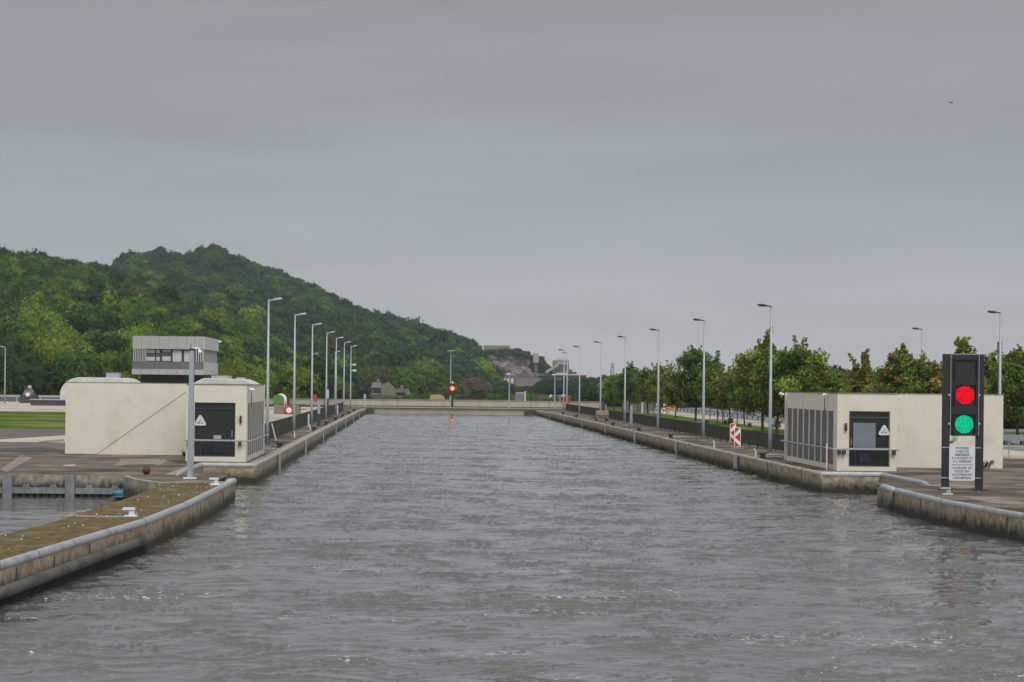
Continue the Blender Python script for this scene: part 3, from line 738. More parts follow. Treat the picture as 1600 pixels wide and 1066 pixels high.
# ------------------------------------------------------------------ street lamps
def lamp_proto(H, head, tilt, label, group, arm=.22):
    root = thing('street_lamp', (0, 0, 0), label, 'street lamp', group)
    MB().tube([(0, 0, .03), (0, 0, 1.6), (0, 0, H)], [.125, .105, .055], 8).build('pole', M['galv'], root, smooth=True)
    MB().box(-.21, .21, -.21, .21, .0, .035).build('base_plate', M['galv'], root)
    MB().tube([(0, 0, H - .12), (0, 0, H), (arm, 0, H + .03)], [.06, .05, .035], 8).build('arm', M[head], root)
    # head points towards +x
    poly = [(arm, -.055), (arm + .12, -.12), (arm + .38, -.14), (arm + .56, -.06), (arm + .60, 0), (arm + .56, .06), (arm + .38, .14), (arm + .12, .12), (arm, .055)]
    hb = MB(); n = len(poly); vs = []
    for sc, dz in ((.82, -.045), (1, -.01), (.93, .05), (.5, .085)):
        for (u, v) in poly:
            uu = arm + .3 + (u - arm - .3) * sc
            vs.append((uu, v * sc, H + .02 + dz + (uu - arm) * tilt))
    fs = [tuple(range(n))[::-1], tuple(range(3 * n, 4 * n))]
    for j in range(3):
        for k in range(n): fs.append((j * n + k, j * n + (k + 1) % n, (j + 1) * n + (k + 1) % n, (j + 1) * n + k))
    hd = hb.add(vs, fs).build('lamp_head', M[head], root)
    MB().box(arm + .14, arm + .48, -.09, .09, H - .035 + .2 * tilt, H - .02 + .2 * tilt).build('lens', M['paneglass'], hd)
    return root
LX = -8.76
gl = 'street lamps along the left quay'
lp0 = None
L_PX = [418, 459.5, 487, 509.5, 524.5, 537, 547.5]
for i, px in enumerate(L_PX):
    D = abs(LX) * F / (CX - px - .5)
    lab = f'tall grey street lamp on the left quay, {ordinal(i)} in the row from the cream hut'
    if i == 0:
        lp0 = lamp_proto(8.72, 'headlight', .16, lab, gl); lp0.location = (LX, D, GZ)
    else:
        copy_tree(lp0, (LX, D, GZ), label=lab)
p = W(529, 620, 330); copy_tree(lp0, (p.x, 315, GZ), label='grey street lamp on the far side of the pale parapet, between two left quay lamps')
p = W(7.5, 620, 300); copy_tree(lp0, (p.x, 300, GZ), rz=R(180), label='lone grey street lamp at the left edge before the wooded hill')
RX = 20.52
gr = 'street lamps along the right quay'
R_PX = [1203.5, 1099, 1028, 976, 938, 905, 880.5]
rp0 = None
for i, px in enumerate(R_PX):
    D = RX * F / (px - CX + .6)
    lab = f'grey street lamp with dark head, {ordinal(i)} in the row along the right quay fence'
    if i == 0:
        rp0 = lamp_proto(8.52, 'headdark', .10, lab, gr); rp0.location = (RX, D, GZ); rp0.rotation_euler = (0, 0, R(180))
    else:
        copy_tree(rp0, (RX, D, GZ), rz=R(180), label=lab)
copy_tree(rp0, (22.85, 288, GZ), rz=R(180), label='grey lamp beyond the right fence end, close beside a taller looking quay lamp')
copy_tree(rp0, (40, 151.5, GZ), rz=R(180), label='dark headed lamp rising behind the orange tinged tree', group='street lamps along the road')
copy_tree(rp0, (35.6, 116.8, GZ), rz=R(180), label='dark headed lamp behind the right end of the cream wall', group='street lamps along the road')
# twin headed lamp on the far cross quay
t = thing('street_lamp', (W(704, 600, 291).x, 291, GZ), 'slim twin headed lamp behind the far red signal', 'street lamp')
MB().tube([(0, 0, 0), (0, 0, 8.7)], [.13, .06], 8).build('pole', M['galv'], t)
for s in (-1, 1): MB().box(*sorted((s * .05, s * .52)), -.12, .12, 8.68, 8.78).build('lamp_head', M['headlight'], t)
for px, top, lab in ((796, 585, 'short grey lamp standing alone on the far cross quay'), (867, 586, 'short grey lamp at the far right corner of the chamber')):
    p = W(px, top, 288)
    t = thing('street_lamp', (p.x, 288, GZ), lab, 'street lamp')
    h = p.z - GZ
    MB().tube([(0, 0, 0), (0, 0, h)], [.12, .08], 8).build('pole', M['galv'], t)
    MB().box(-.42, .12, -.14, .14, h - .02, h + .12, .04).build('lamp_head', M['headlight'], t)
# loudspeaker and cameras fixed to lamp posts
def speaker(loc, s, label, m, cat='loudspeaker', name='loudspeaker'):
    r = thing(name, loc, label, cat)
    MB().tube([(.02, 0, 0), (.14, 0, 0), (.42 * s, -.05, -.02)], [.05, .06, .17], 10).build('horn', m, r)
    MB().tube([(-.02, 0, -.1), (.05, 0, 0)], .03, 6).build('bracket', M['galv'], r)
D3 = abs(LX) * F / (CX - 487 - .5)
speaker((LX + .1, D3 - .1, W(487, 553, D3).z), 1, 'small yellowish horn loudspeaker halfway up the third left lamp', M['crate'])
D7 = abs(LX) * F / (CX - 547.5 - .5)
speaker((LX + .1, D7 - .1, W(547, 570, D7).z), 1.2, 'white camera on the seventh left lamp, upper one', M['white'], 'camera', 'security_camera')
speaker((LX + .1, D7 - .1, W(547, 579, D7).z), 1.5, 'white camera on the seventh left lamp, lower one', M['white'], 'camera', 'security_camera')

# square camera mast on the pier
p = G(297, 748)
t = thing('camera_mast', (p.x, p.y, GZ), 'thick square grey mast with white camera in front of the left hut', 'camera mast')
top = W(299, 548, p.y).z - GZ
MB().add([(-.12, -.12, .04), (.12, -.12, .04), (.12, .12, .04), (-.12, .12, .04), (-.09 + .02, -.09, top), (.09 + .02, -.09, top), (.09 + .02, .09, top), (-.09 + .02, .09, top)],
         [(0, 1, 5, 4), (1, 2, 6, 5), (2, 3, 7, 6), (3, 0, 4, 7), (4, 5, 6, 7)]).build('mast', M['galv'], t, bevel=.02)
MB().box(-.25, .25, -.25, .25, .0, .045).build('base_plate', M['white'], t)
MB().box(-.06, .12, -.1, .1, top, top + .10).build('cap', M['iron'], t)
MB().tube([(.0, -.05, top + .09), (.30, -.08, top + .09), (.34, -.08, top + .02)], .035, 8).build('camera_arm', M['white'], t)
MB().sphere((.35, -.08, top - .05), .085, .085, .085).build('dome_camera', M['white'], t, smooth=True)
MB().tube([(-.02, 0, top + .1), (-.02, 0, top + .24)], .02, 6).build('antenna', M['iron'], t)

# ------------------------------------------------------------------ fences with close vertical bars
def fence(X, ya, yb, h, label, nrm=1):
    root = thing('fence', (X, ya, GZ), label, 'fence')
    L = yb - ya
    MB().box(-.03, .03, 0, L, h - .05, h).build('top_rail', M['fence'], root)
    MB().box(-.025, .025, 0, L, .10, .15).build('bottom_rail', M['fence'], root)
    n = int(L / .125); mb = MB()
    for k in range(n):
        y = (k + .5) * L / n
        mb.box(-.035, .035, y - .012, y + .012, .15, h - .05)
    mb.build('bars', M['fence'], root, recalc=False)
    for k in range(int(L / 3) + 1):
        MB().box(-.045, .045, k * 3 - .03, k * 3 + .03, 0, h - .052).build('post', M['fence'], root)
fence(-9.5, 108, 254, 1.2, 'long dark barred fence running along the left quay behind the lamps')
fence(21.85, 104, 277, 1.05, 'long dark barred fence running along the right quay behind the lamps')

# ------------------------------------------------------------------ bollards and small quay furniture
def bollard_proto(label, grp):
    r = thing('mooring_bollard', (0, 0, 0), label, 'bollard', grp)
    MB().tube([(0, 0, 0), (0, 0, .04), (0, 0, .05), (0, 0, .28)], [.22, .22, .14, .13], 12).build('stem', M['iron'], r, smooth=False)
    MB().tube([(0, 0, .26), (0, 0, .31), (0, 0, .37)], [.15, .25, .23], 12).build('head', M['iron'], r)
    return r
grpL, grpR = 'dark mooring bollards along the left quay', 'dark mooring bollards along the right quay'
b0 = None
for i, (px, py) in enumerate([(437, 696), (490.5, 676), (509.5, 666), (524, 659), (535, 653), (544.5, 648.5), (553, 644)]):
    D = 7.85 * F / (CX - px - 1)
    lab = f'dark mooring bollard at the left coping, {ordinal(i)} from the left hut'
    if b0 is None: b0 = bollard_proto(lab, grpL); b0.location = (-7.85, D, GZ)
    else: copy_tree(b0, (-7.85, D, GZ), label=lab)
for i, (px, py) in enumerate([(1192, 712), (1048, 685), (998, 673), (957.5, 664), (900, 653), (879, 647)]):
    D = 18.7 * F / (px - CX + 1)
    copy_tree(b0, (18.7, D, GZ), label=f'dark mooring bollard at the right coping, {ordinal(i)} from the right hut', group=grpR)
def hook(loc, label):
    r = thing('mooring_hook', loc, label, 'mooring hook', 'small white mooring hooks on the quays')
    MB().box(-.12, .12, -.14, .14, 0, .04).build('base', M['galv'], r)
    MB().tube([(0, 0, .03), (0, 0, .34), (-.03, 0, .44), (-.12, 0, .47)], [.05, .045, .04, .02], 8).build('hook', M['signwhite'], r)
hook((18.75, 18.75 * F / (1117 - CX), GZ), 'white mooring hook left of the red arrow plates')
hook((18.75, 18.75 * F / (1182 - CX), GZ), 'white mooring hook beside the dark bollard near the right hut')
hook((-8.3, 8.3 * F / (CX - 461), GZ), 'white mooring hook at the foot of the second left lamp')
hook((-8.3, 8.3 * F / (CX - 485.5), GZ), 'white T shaped hook at the foot of the third left lamp')
def cleat(px, py, label, s=.85, m='signwhite', z=.75):
    p = G(px, py, z)
    r = thing('mooring_cleat', (p.x, p.y, z + .01), label, 'cleat', 'pale mooring cleats on the guide walls')
    MB().box(-.22 * s, .22 * s, -.2, .2, 0, .045, .02).build('base', M[m], r)
    MB().box(-.05 * s, .14 * s, -.11, .11, .04, .22, .015).build('post', M[m], r)
    MB().box(-.26 * s, .15 * s, -.13, .13, .20, .26, .01).build('head', M[m], r)
cleat(336.5, 758, 'pale cleat at the foot of the square mast near the nose of the guide wall')
cleat(204, 808, 'pale cleat in the middle of the mossy guide wall')
cleat(1479, 773, 'grey cleat in front of the left post of the tall signal', .9, 'tube')
p0, p1 = G(122, 808), G(214, 809)
tag(MB().tube([(p0.x, p0.y, GZ + .02), (p1.x, p1.y, GZ + .02)], .02, 6).build('conduit_pipe', M['galv'], None), 'thin pale pipe laid across the mossy guide wall at its cleat', 'pipe')
p = G(229, 741.5)
t = thing('round_float', (p.x, p.y, GZ), 'round rusty brown ball lying on the quay behind the mossy wall', 'float')
MB().sphere((0, 0, .165), .17, .17, .17, 14, 10, .02).build('ball', M['rust'], t, smooth=True); MB().tube([(0, 0, .32), (0, 0, .36)], .04, 8).build('eyelet', M['iron'], t)
p = W(188.5, 776, B0 - .5)
mbb = MB(); mbb.sphere((0, 0, 0), .30, .16, .14, 10, 7, .25); mbb.sphere((.12, 0, .1), .13, .1, .08, 8, 6, .3)
o = tag(mbb.build('plastic_bag', M['bluebag'], None, smooth=True), 'crumpled blue plastic bag floating at the basin wall', 'plastic bag'); o.location = (p.x, p.y, .06)
# debris on the mossy wall: nobody could count it
mbd = MB()
for k in range(90):
    y = random.uniform(36, 75); f = (y - 36) / 39
    xl = np.interp(y, [e[1] for e in ep[:-1]], [e[0] for e in ep[:-1]]) if y < 75.5 else -9.7
    xl = float(np.interp(y, sorted(e[1] for e in ep), [x for _, x in sorted((e[1], e[0]) for e in ep)]))
    xr = float(np.interp(y, [q[1] for q in lp], [q[0] for q in lp])) - .35
    x = random.uniform(xl + .1, xr); s = random.uniform(.008, .022)
    mbd.box(x - s, x + s * random.uniform(.6, 1.6), y - s * 2, y + s * 2, GZ + .0065, GZ + .008 + s * .5, s * .3)
tag(mbd.build('shell_litter', M['signwhite'], None), 'scattered white specks on the mossy guide wall', 'litter', kind='stuff')

# ------------------------------------------------------------------ tall signal with red and green lights and the notice
p = G(1474, 766); SY = p.y
t = thing('signal_light', (p.x, SY, GZ), 'tall black lock signal showing red above green beside the right guide wall', 'traffic light')
def loc(px, py): q = W(px, py, SY); return q.x - p.x, q.z - GZ
topz = loc(1500, 553.5)[1]
for px in (1478.2, 1531):
    x0, _ = loc(px, 617)
    po = MB().box(x0 - .13, x0 + .13, -.11, .11, .03, topz).build('post', M['black'], t, bevel=.012)
    MB().box(x0 - .24, x0 + .24, -.22, .22, 0, .045).build('base_plate', M['black'], po)
    MB().box(x0 - .17, x0 + .17, -.05, .05, .045, .16, .05).build('base_gusset', M['black'], po)
pa, pb = loc(1484.6, 617)[0], loc(1526.4, 617)[0]
pz0 = loc(1505, 681)[1]
pn = MB().box(pa, pb, -.16, .10, pz0, topz + .01).build('signal_panel', M['panel'], t, bevel=.012)
for x in (pa - .035, pb + .012):
    MB().box(x, x + .022, -.175, .08, pz0 + .01, topz - .005).build('edge_trim', M['galv'], pn)
MB().box(pa, pb, -.168, -.161, topz - .02, topz + .004).build('top_trim', M['galv'], pn)
# a light unit: square hood frame and lens
def unit(px, py, m, name):
    cx, cz = loc(px, py); r = .35
    q = MB()
    q.box(cx - .43, cx - .405, -.26, -.162, cz - .41, cz + .41); q.box(cx + .405, cx + .43, -.26, -.162, cz - .41, cz + .41)
    q.box(cx - .405, cx + .405, -.26, -.162, cz + .385, cz + .41)
    q.build('hood', M['black'], pn)
    MB().box(cx - .404, cx + .404, -.165, -.162, cz - .41, cz + .384).build('backing', M['black'], pn)
    if m:
        poly = [(math.cos(k * math.pi / 20) * r, math.sin(k * math.pi / 20) * r) for k in range(40)]
        o = MB().prism(poly, 'y', -.022, .0).build(name, m, pn); o.location = (cx, -.168, cz)
ux = 1505.5
unit(1507, 578, None, ''); unit(1506, 617.5, M['redlens'], 'red_lens'); unit(1504.5, 663, M['greenlens'], 'green_lens')
for py in (617, 662):
    for px in (1481.5, 1528.5):
        x, z = loc(px, py)
        MB().tube([(x, -.14, z), (x, -.11, z)], .035, 8).build('bolt', M['white'], pn)
wr = MB()
for k in range(4):
    x, z = loc(1489 + k * 2.2, 681)
    wr.tube([(x, -.05, pz0 + .01), (x - .01 * k, -.05, pz0 - .10 - .02 * k), (x - .12 - .03 * k, -.05, pz0 - .24 - .015 * k), (pa - .1, -.05, pz0 - .29)], .012, 6)
wr.build('cables', M['black'], t)
nx0, nz1 = loc(1481.5, 695.5); nx1, nz0 = loc(1521, 751)
nt_ = MB()
rr = .06; poly = []
for cx, cz, a0 in ((nx1 - rr, nz1 - rr, 0), (nx0 + rr, nz1 - rr, 90), (nx0 + rr, nz0 + rr, 180), (nx1 - rr, nz0 + rr, 270)):
    for k in range(5):
        a = R(a0 + k * 22.5); poly.append((cx + rr * math.cos(a), cz + rr * math.sin(a)))
nb = nt_.prism(poly, 'y', -.17, -.13).build('notice_board', M['signwhite'], t)
for z in (nz1 - .09, nz0 + .1):
    MB().box(-.16, nx1 + .24, -.128, -.112, z - .02, z + .02).build('clamp_bar', M['galv'], t)
cx = (nx0 + nx1) / 2
nh = nz1 - nz0
def text(body, x, z, size, m, parent, y, space=1.0, rz=0, off=.0):
    cu = bpy.data.curves.new('lettering', 'FONT'); cu.body = body; cu.size = size; cu.align_x = 'CENTER'; cu.align_y = 'CENTER'
    cu.space_character = space; cu.offset = off
    tmp = bpy.data.objects.new('tmp', cu); COL.objects.link(tmp)
    dg = bpy.context.evaluated_depsgraph_get()
    me = bpy.data.meshes.new_from_object(tmp.evaluated_get(dg)); bpy.data.objects.remove(tmp)
    me.name = 'lettering'
    me.materials.clear(); me.materials.append(m)
    o = bpy.data.objects.new('lettering', me); COL.objects.link(o); o.parent = parent
    o.location = (x, y, z); o.rotation_euler = (R(90), 0, 0)
    return o
lines = ['STOPPER', "L'HELICE", 'AMARRER', "A L'AVANT ET", "A L'ARRIERE", None, 'SCHROEF AF', 'VOOR EN-', 'ACHTERAAN', 'VASTMEREN']
for i, ln in enumerate(lines):
    z = nz1 - nh * (.085 + i * .0935)
    if ln is None:
        MB().box(nx0 + .09, nx1 - .09, -.174, -.171, z - .008, z + .01).build('divider_line', M['ink'], nb)
    else:
        text(ln, cx, z, .118, M['ink'], nb, -.174, 1.12, off=.0022)

# red light on the far cross quay
p = W(706.5, 640, 287.5)
t = thing('signal_light', (p.x, 287.5, GZ), 'small black signal showing red on the far cross quay', 'traffic light')
z1 = W(706, 600, 287.5).z - GZ; zc = W(706, 607, 287.5).z - GZ
MB().box(-.16, .16, -.12, .12, 0, z1 - 1.6).build('post', M['black'], t)
hb = MB().box(-.46, .42, -.2, .2, z1 - 1.75, z1 + .05).build('signal_box', M['black'], t)
MB().prism([(.37 * math.cos(k * .39), zc + .37 * math.sin(k * .39)) for k in range(16)], 'y', -.24, -.205).build('red_lens', M['redfar'], hb)
MB().prism([(.17 * math.cos(k * .39), zc + .17 * math.sin(k * .39)) for k in range(16)], 'y', -.26, -.245).build('lamp_core', M['corefar'], hb)
MB().box(-.1, .14, -.12, .1, z1 + .06, z1 + .34).build('top_box', M['white'], t)

# red and white arrow plates on rubber feet
def arrow_plate(px, py, h, label):
    q = G(px, py); wd = .40
    r = thing('arrow_plate', (q.x, q.y, GZ), label, 'road sign', 'red and white arrow plates by the right fence')
    MB().box(-.42, .42, -.2, .2, 0, .09, .05).build('foot', M['rubber'], r)
    z0, z1 = .12, .12 + h; c = .045
    out = [(-wd / 2 + c, z0), (wd / 2 - c, z0), (wd / 2, z0 + c), (wd / 2, z1 - c), (wd / 2 - c, z1), (-wd / 2 + c, z1), (-wd / 2, z1 - c), (-wd / 2, z0 + c)]
    pl = MB().prism(out, 'y', -.03, .03).build('plate', M['white'], r)
    rd = MB(); m = .035; a, b = -wd / 2 + m, wd / 2 - m; y0, y1 = -.036, -.031
    rd.prism([(a, z1 - m - .34), (a, z1 - m), (b, z1 - m)], 'y', y0, y1)
    zm = (z0 + z1) / 2
    rd.prism([(a, zm), (b, zm + .30), (b, zm - .30)], 'y', y0, y1)
    rd.prism([(a, z0 + m + .34), (b, z0 + m), (a, z0 + m)], 'y', y0, y1)
    rd.build('red_arrows', M['red'], pl)
arrow_plate(1145, 693.5, 1.25, 'rear red and white arrow plate by the right fence')
arrow_plate(1152, 701.5, 1.22, 'front red and white arrow plate by the right fence')

# ------------------------------------------------------------------ far end: cross quay, parapet
root = thing('cross_quay_wall', (0, 0, 0), 'low concrete cross wall closing the far end of the water', 'quay wall')
MB().box(-10, 22, 284.5, 300.5, -2, GZ + .1).build('wall_body', M['ledge'], root)
MB().box(-10, 22, 284.2, 285.0, GZ + .101, GZ + .25).build('kerb', M['ledge'], root)
MB().box(LW - 1, LW + 1.2, 283.9, 284.19, -1, GZ - .2).build('corner_shade_panel', M['iron'], root)  # dark panel painted in for the shade of the recessed corner
MB().box(RW - 1.6, RW + 1, 283.9, 284.19, -1, GZ - .2).build('corner_shade_panel', M['iron'], root)  # same painted corner shade at the right end
MB().box(LW - 3, LW - .01, Y1, 284.4, -2, GZ - .02).build('side_wall', M['wallgrey'], root)
MB().box(RW + .01, RW + 3, Y1, 284.4, -2, GZ - .02).build('side_wall', M['wallgrey'], root)
root = thing('parapet_wall', (0, 0, 0), 'long pale beige parapet crossing behind the far end of the chamber', 'wall')
zt = W(700, 626, 297).z
MB().box(-24, 29.3, 297, 297.4, GZ + .22, zt).build('wall_panel', M['parapet'], root)
MB().box(-24, 29.3, 296.9, 297.5, zt + .002, zt + .07).build('cap', M['ledge'], root)
MB().box(-24, 29.3, 296.85, 296.99, GZ + .1, GZ + .24).build('base_rail', M['iron'], root)
mbj = MB()
for k in range(18): mbj.box(-23 + k * 3, -22.94 + k * 3, 296.97, 296.995, GZ + .3, zt)
mbj.build('panel_joint', M['ledge'], root)
for x in (-19.8, 28.9, -13.8): MB().box(x, x + .5, 296.4, 296.8, GZ, zt + .15).build('pillar', M['iron'], root)
# grey board post and other bits near the far left corner
def post(px, py, D, w_, top_px, m, label, name='board_post', cat='post', m2=None):
    q = W(px, py, D); zt_ = W(px, top_px, D).z - GZ
    r = thing(name, (q.x, D, GZ), label, cat)
    if m2:
        MB().box(-w_ / 2, w_ / 2, -.08, .08, 0, zt_ * .5).build('lower_box', m2, r); MB().box(-w_ * .4, w_ * .4, -.07, .07, zt_ * .5 + .002, zt_).build('upper_board', m, r)
    else:
        MB().box(-w_ / 2, w_ / 2, -.06, .06, .03, zt_).build('board', m, r, bevel=.01); MB().box(-w_ * .8, w_ * .8, -.15, .15, 0, .03).build('foot', M['iron'], r)
    return r
post(570, 635, 290, .34, 616, M['galv'], 'grey upright board at the far left corner before the parapet')
post(498, 670, 8.4 * F / 150, .30, 627.5, M['galv'], 'grey upright board on dark box between third and fourth left lamps', m2=M['fence'])
post(482, 671, 9.0 * F / 166, .12, 647, M['signwhite'], 'thin white marker post at the left fence before the third lamp')
post(527.5, 648, 9.1 * F / 121, .13, 633, M['signwhite'], 'thin white marker post near the fifth left lamp')
post(986, 672, 21.3 * F / 338, .26, 634, M['galv'], 'flat grey upright board at the right fence by the third lamp')
post(511, 640, 300, .5, 609, M['signwhite'], 'small white notice on a thin pole beyond the left fence')
r = thing('leaning_plank', (-9.28, 9.35 * F / 223, GZ), 'pale plank leaning against the left fence near the hut', 'plank')
MB().tube([(.25, 0, 0), (-.06, 0, 1.15)], .05, 4).build('plank', M['signwhite'], r)
r = thing('leaning_post', (21.5, 21.6 * F / 301, GZ), 'pale grey post leaning at the right fence behind the tan cart', 'post')
MB().tube([(.1, 0, 0), (-.05, 0, 1.7)], .07, 6).build('post', M['galv'], r)
# life ring boxes
for px, D, zt_, lab in ((493, 285, 617, 'red life saving box on a post at the far left beyond the fence'), (889, 292, 619, 'red life saving box at the far right end of the fence')):
    q = W(px, zt_, D); r = thing('lifebuoy_box', (q.x, D, GZ), lab, 'lifebuoy box')
    MB().box(-.05, .05, 0, .1, 0, 1.6).build('post', M['galv'], r)
    MB().box(-.2, .2, -.16, 0, q.z - GZ - 1.05, q.z - GZ).build('box', M['red'], r, bevel=.05)
# low steel kerb rails lying on the quays near bollards
gk = 'low white rungs set flat in the quay'
for k, (px, py, lab) in enumerate([(476, 676, 'low pale bar lying on the left quay by the third lamp'), (420, 703, 'low pale bar on the left quay at the foot of the first lamp'), (1062, 684, 'low pale bar lying on the right quay near the second lamp'), (1204, 716, 'low pale bar lying on the right quay beside the nearest lamp'), (1210, 712.5, 'pale bar behind another at the nearest right lamp')]):
    q = G(px, py); r = thing('ladder_rail', (q.x, q.y, GZ), lab, 'rail', gk)
    MB().tube([(-.55, 0, .0), (-.55, 0, .07), (.55, 0, .07), (.55, 0, 0)], .03, 6).build('bar', M['galv'], r)

# round ship sign on its block
q = G(448, 647.5); sc_ = q.y / F
r = thing('concrete_block', (q.x, q.y, GZ), 'brown concrete block behind the left fence with the round sign', 'block')
MB().box(-20 * sc_, 20 * sc_, 0, 1.4, 0, 14 * sc_).build('block', M['concrete_block'], r, bevel=.04)
for k in range(4): MB().tube([(-.7 + k * .5, .4, 14 * sc_), (-.7 + k * .5, .4, 14 * sc_ + .35), (-.55 + k * .5, .4, 14 * sc_ + .38)], .06, 6).build('hook', M['red'], r)
r = thing('round_sign', (W(451.5, 641, q.y).x, q.y - .2, GZ), 'round white sign with thick red rim in front of brown block', 'sign')
zc = W(451.5, 641, q.y).z - GZ
MB().prism([(.52 * math.cos(k * .3142), zc + .52 * math.sin(k * .3142)) for k in range(20)], 'y', 0, .04).build('red_rim', M['red'], r)
MB().prism([(.33 * math.cos(k * .3142), zc + .33 * math.sin(k * .3142)) for k in range(20)], 'y', -.02, -.004).build('white_disc', M['white'], r)
MB().box(-.05, .05, .045, .1, 0, zc).build('post', M['galv'], r)
# green and white domed container
q = W(436, 634, 288); k_ = q.y / F
r = thing('domed_container', (q.x, q.y, GZ), 'green and white domed container behind the left quay', 'container')
def capsule(x0, x1, h, y0, y1, m, name):
    rr = (x1 - x0) / 2; c = (x0 + x1) / 2
    poly = [(x0, 0)] + [(c - rr * math.cos(a), h - rr * .95 + rr * .95 * math.sin(a)) for a in np.linspace(0, math.pi, 15)] + [(x1, 0)]
    MB().prism(poly, 'y', y0, y1).build(name, m, r, bevel=.08)
capsule(-10 * k_, 7 * k_, 19.5 * k_, 0, 1.2, M['green'], 'green_shell')
capsule(-7.5 * k_, 10.5 * k_, 20.5 * k_, 1.21, 2.4, M['white'], 'white_shell')
# thin railing in front of it
def railing(a, b, h, label, step=2.4, bars=2, zb=GZ):
    r = thing('railing', (a[0], a[1], zb), label, 'railing')
    A = Vector((0, 0, 0)); Bv = Vector((b[0] - a[0], b[1] - a[1], 0)); L = Bv.length; d = Bv / L
    for k in range(bars):
        z = h * (1 - k / bars)
        MB().tube([A + Vector((0, 0, z)), Bv + Vector((0, 0, z))], .035, 6).build('rail', M['galv'] if 'grey' in label else M['iron'], r)
    for k in range(int(L / step) + 1):
        q = d * (k * step); MB().tube([q, q + Vector((0, 0, h))], .03, 6).build('post', M['galv'] if 'grey' in label else M['iron'], r)
railing((-23, 226), (-12.8, 226), 1.15, 'dark two bar railing behind the left fence near the domed container')
railing((31.5, 108), (62, 116), 1.25, 'grey railing behind the tall signal at the right edge', 2.2)
# tan equipment cart on the right quay
q = G(940, 657.5)
r = thing('equipment_cart', (q.x, q.y, GZ), 'tan boxed equipment cart parked on the right quay by the fence', 'cart')
MB().box(-.62, .72, -.5, .7, .62, 1.1, .03).build('box', M['crate'], r, bevel=.03)
MB().box(-.72, .75, -.55, .8, .34, .60).build('chassis', M['stake'], r)
MB().box(-1.2, -.72, -.1, .1, .3, .38).build('tow_bar', M['iron'], r)
for s in (-.55, .55):
    for yy in (-.4, .6): MB().tube([(s - .08, yy, .2), (s + .08, yy, .2)], .2, 12).build('wheel', M['rubber'], r)

# ------------------------------------------------------------------ beyond the right fence
hoop = None
for k in range(25):
    D = 204 + k * 3.7
    lab = f'small dark hoop barrier, {ordinal(k)} from the nearest in the row beside the road'
    if hoop is None:
        hoop = thing('hoop_barrier', (39.4, D, GZ), lab, 'hoop barrier', 'small dark hoop barriers between path and road')
        MB().tube([(-.28, 0, 0), (-.28, 0, .36), (-.18, 0, .46), (.18, 0, .46), (.28, 0, .36), (.28, 0, 0)], .045, 6).build('hoop', M['iron'], hoop)
    else: copy_tree(hoop, (39.4 + .02 * k, D, GZ), label=lab)
for k in range(14):
    D = 228 + k * 4.6
    copy_tree(hoop, (53.5, D, GZ), label=f'dark hoop barrier on the far side of the road, {ordinal(k)} from the nearest', group='dark hoop barriers on the far side of the road')
for px, D, lab in ((1044.5, 258, 'nearer orange lifebuoy stand beyond the right fence'), (1054, 275, 'farther orange lifebuoy stand beyond the right fence')):
    q = W(px, 634, D); r = thing('lifebuoy_stand', (q.x, D, GZ), lab, 'lifebuoy stand', 'orange lifebuoy stands beside the path')
    MB().box(-.16, .16, 0, .12, 0, .9).build('post', M['yellow'], r)
    pts = [(.33 * math.cos(a), -.04, 1.2 + .42 * math.sin(a)) for a in np.linspace(0, 2 * math.pi, 17)]
    MB().tube(pts, .11, 8, cap=False).build('ring', M['yellow'], r, smooth=True)
    MB().box(-.2, .2, .13, .2, .7, 1.7).build('back_board', M['iron'], r)
for px, D, lab in ((1026, 262, 'white post with dark bands left of the orange lifebuoy stands'), (1037.5, 258, 'white post with dark bands next to the orange lifebuoy stands'), (1003.5, 265, 'plain white post beyond the right fence by the dark shed')):
    q = W(px, 634, D); r = thing('marker_post', (q.x, D, GZ), lab, 'post')
    MB().tube([(0, 0, 0), (0, 0, 1.45)], .13, 8).build('post', M['white'], r)
    if 'dark' in lab[:24]:
        for z in (.35, .85): MB().tube([(0, 0, z), (0, 0, z + .22)], .134, 8).build('band', M['iron'], r)
for px, py, s, lab in ((1120, 663, 1.2, 'low grey bench between the trees beyond the right fence'), (1190, 668, 1.3, 'low grey bench with dark bin side near the nearest fenced tree')):
    q = G(px, py); r = thing('bench', (q.x, q.y, GZ), lab, 'bench')
    MB().box(-1.1 * s, .9 * s, -.3, .3, .38, .5).build('seat', M['galv'], r)
    for x in (-1.0, .6): MB().box(x * s, (x + .25) * s, -.25, .25, 0, .378).build('leg', M['iron'], r)
    MB().box(.95 * s, 1.35 * s, -.3, .3, 0, .62).build('side_box', M['iron'], r)
# dark slatted shed/gate at the far end of the path
q = W(992, 640, 272)
r = thing('slatted_gate', (q.x, 272, GZ), 'dark slatted gate with frame behind the third right lamp', 'gate')
MB().box(-1.8, 2.6, 0, .1, .1, 1.7).build('panel', M['towermesh'], r)
for x in (-1.85, .4, 2.6): MB().box(x, x + .12, -.06, .16, 0, 1.9).build('post', M['iron'], r)
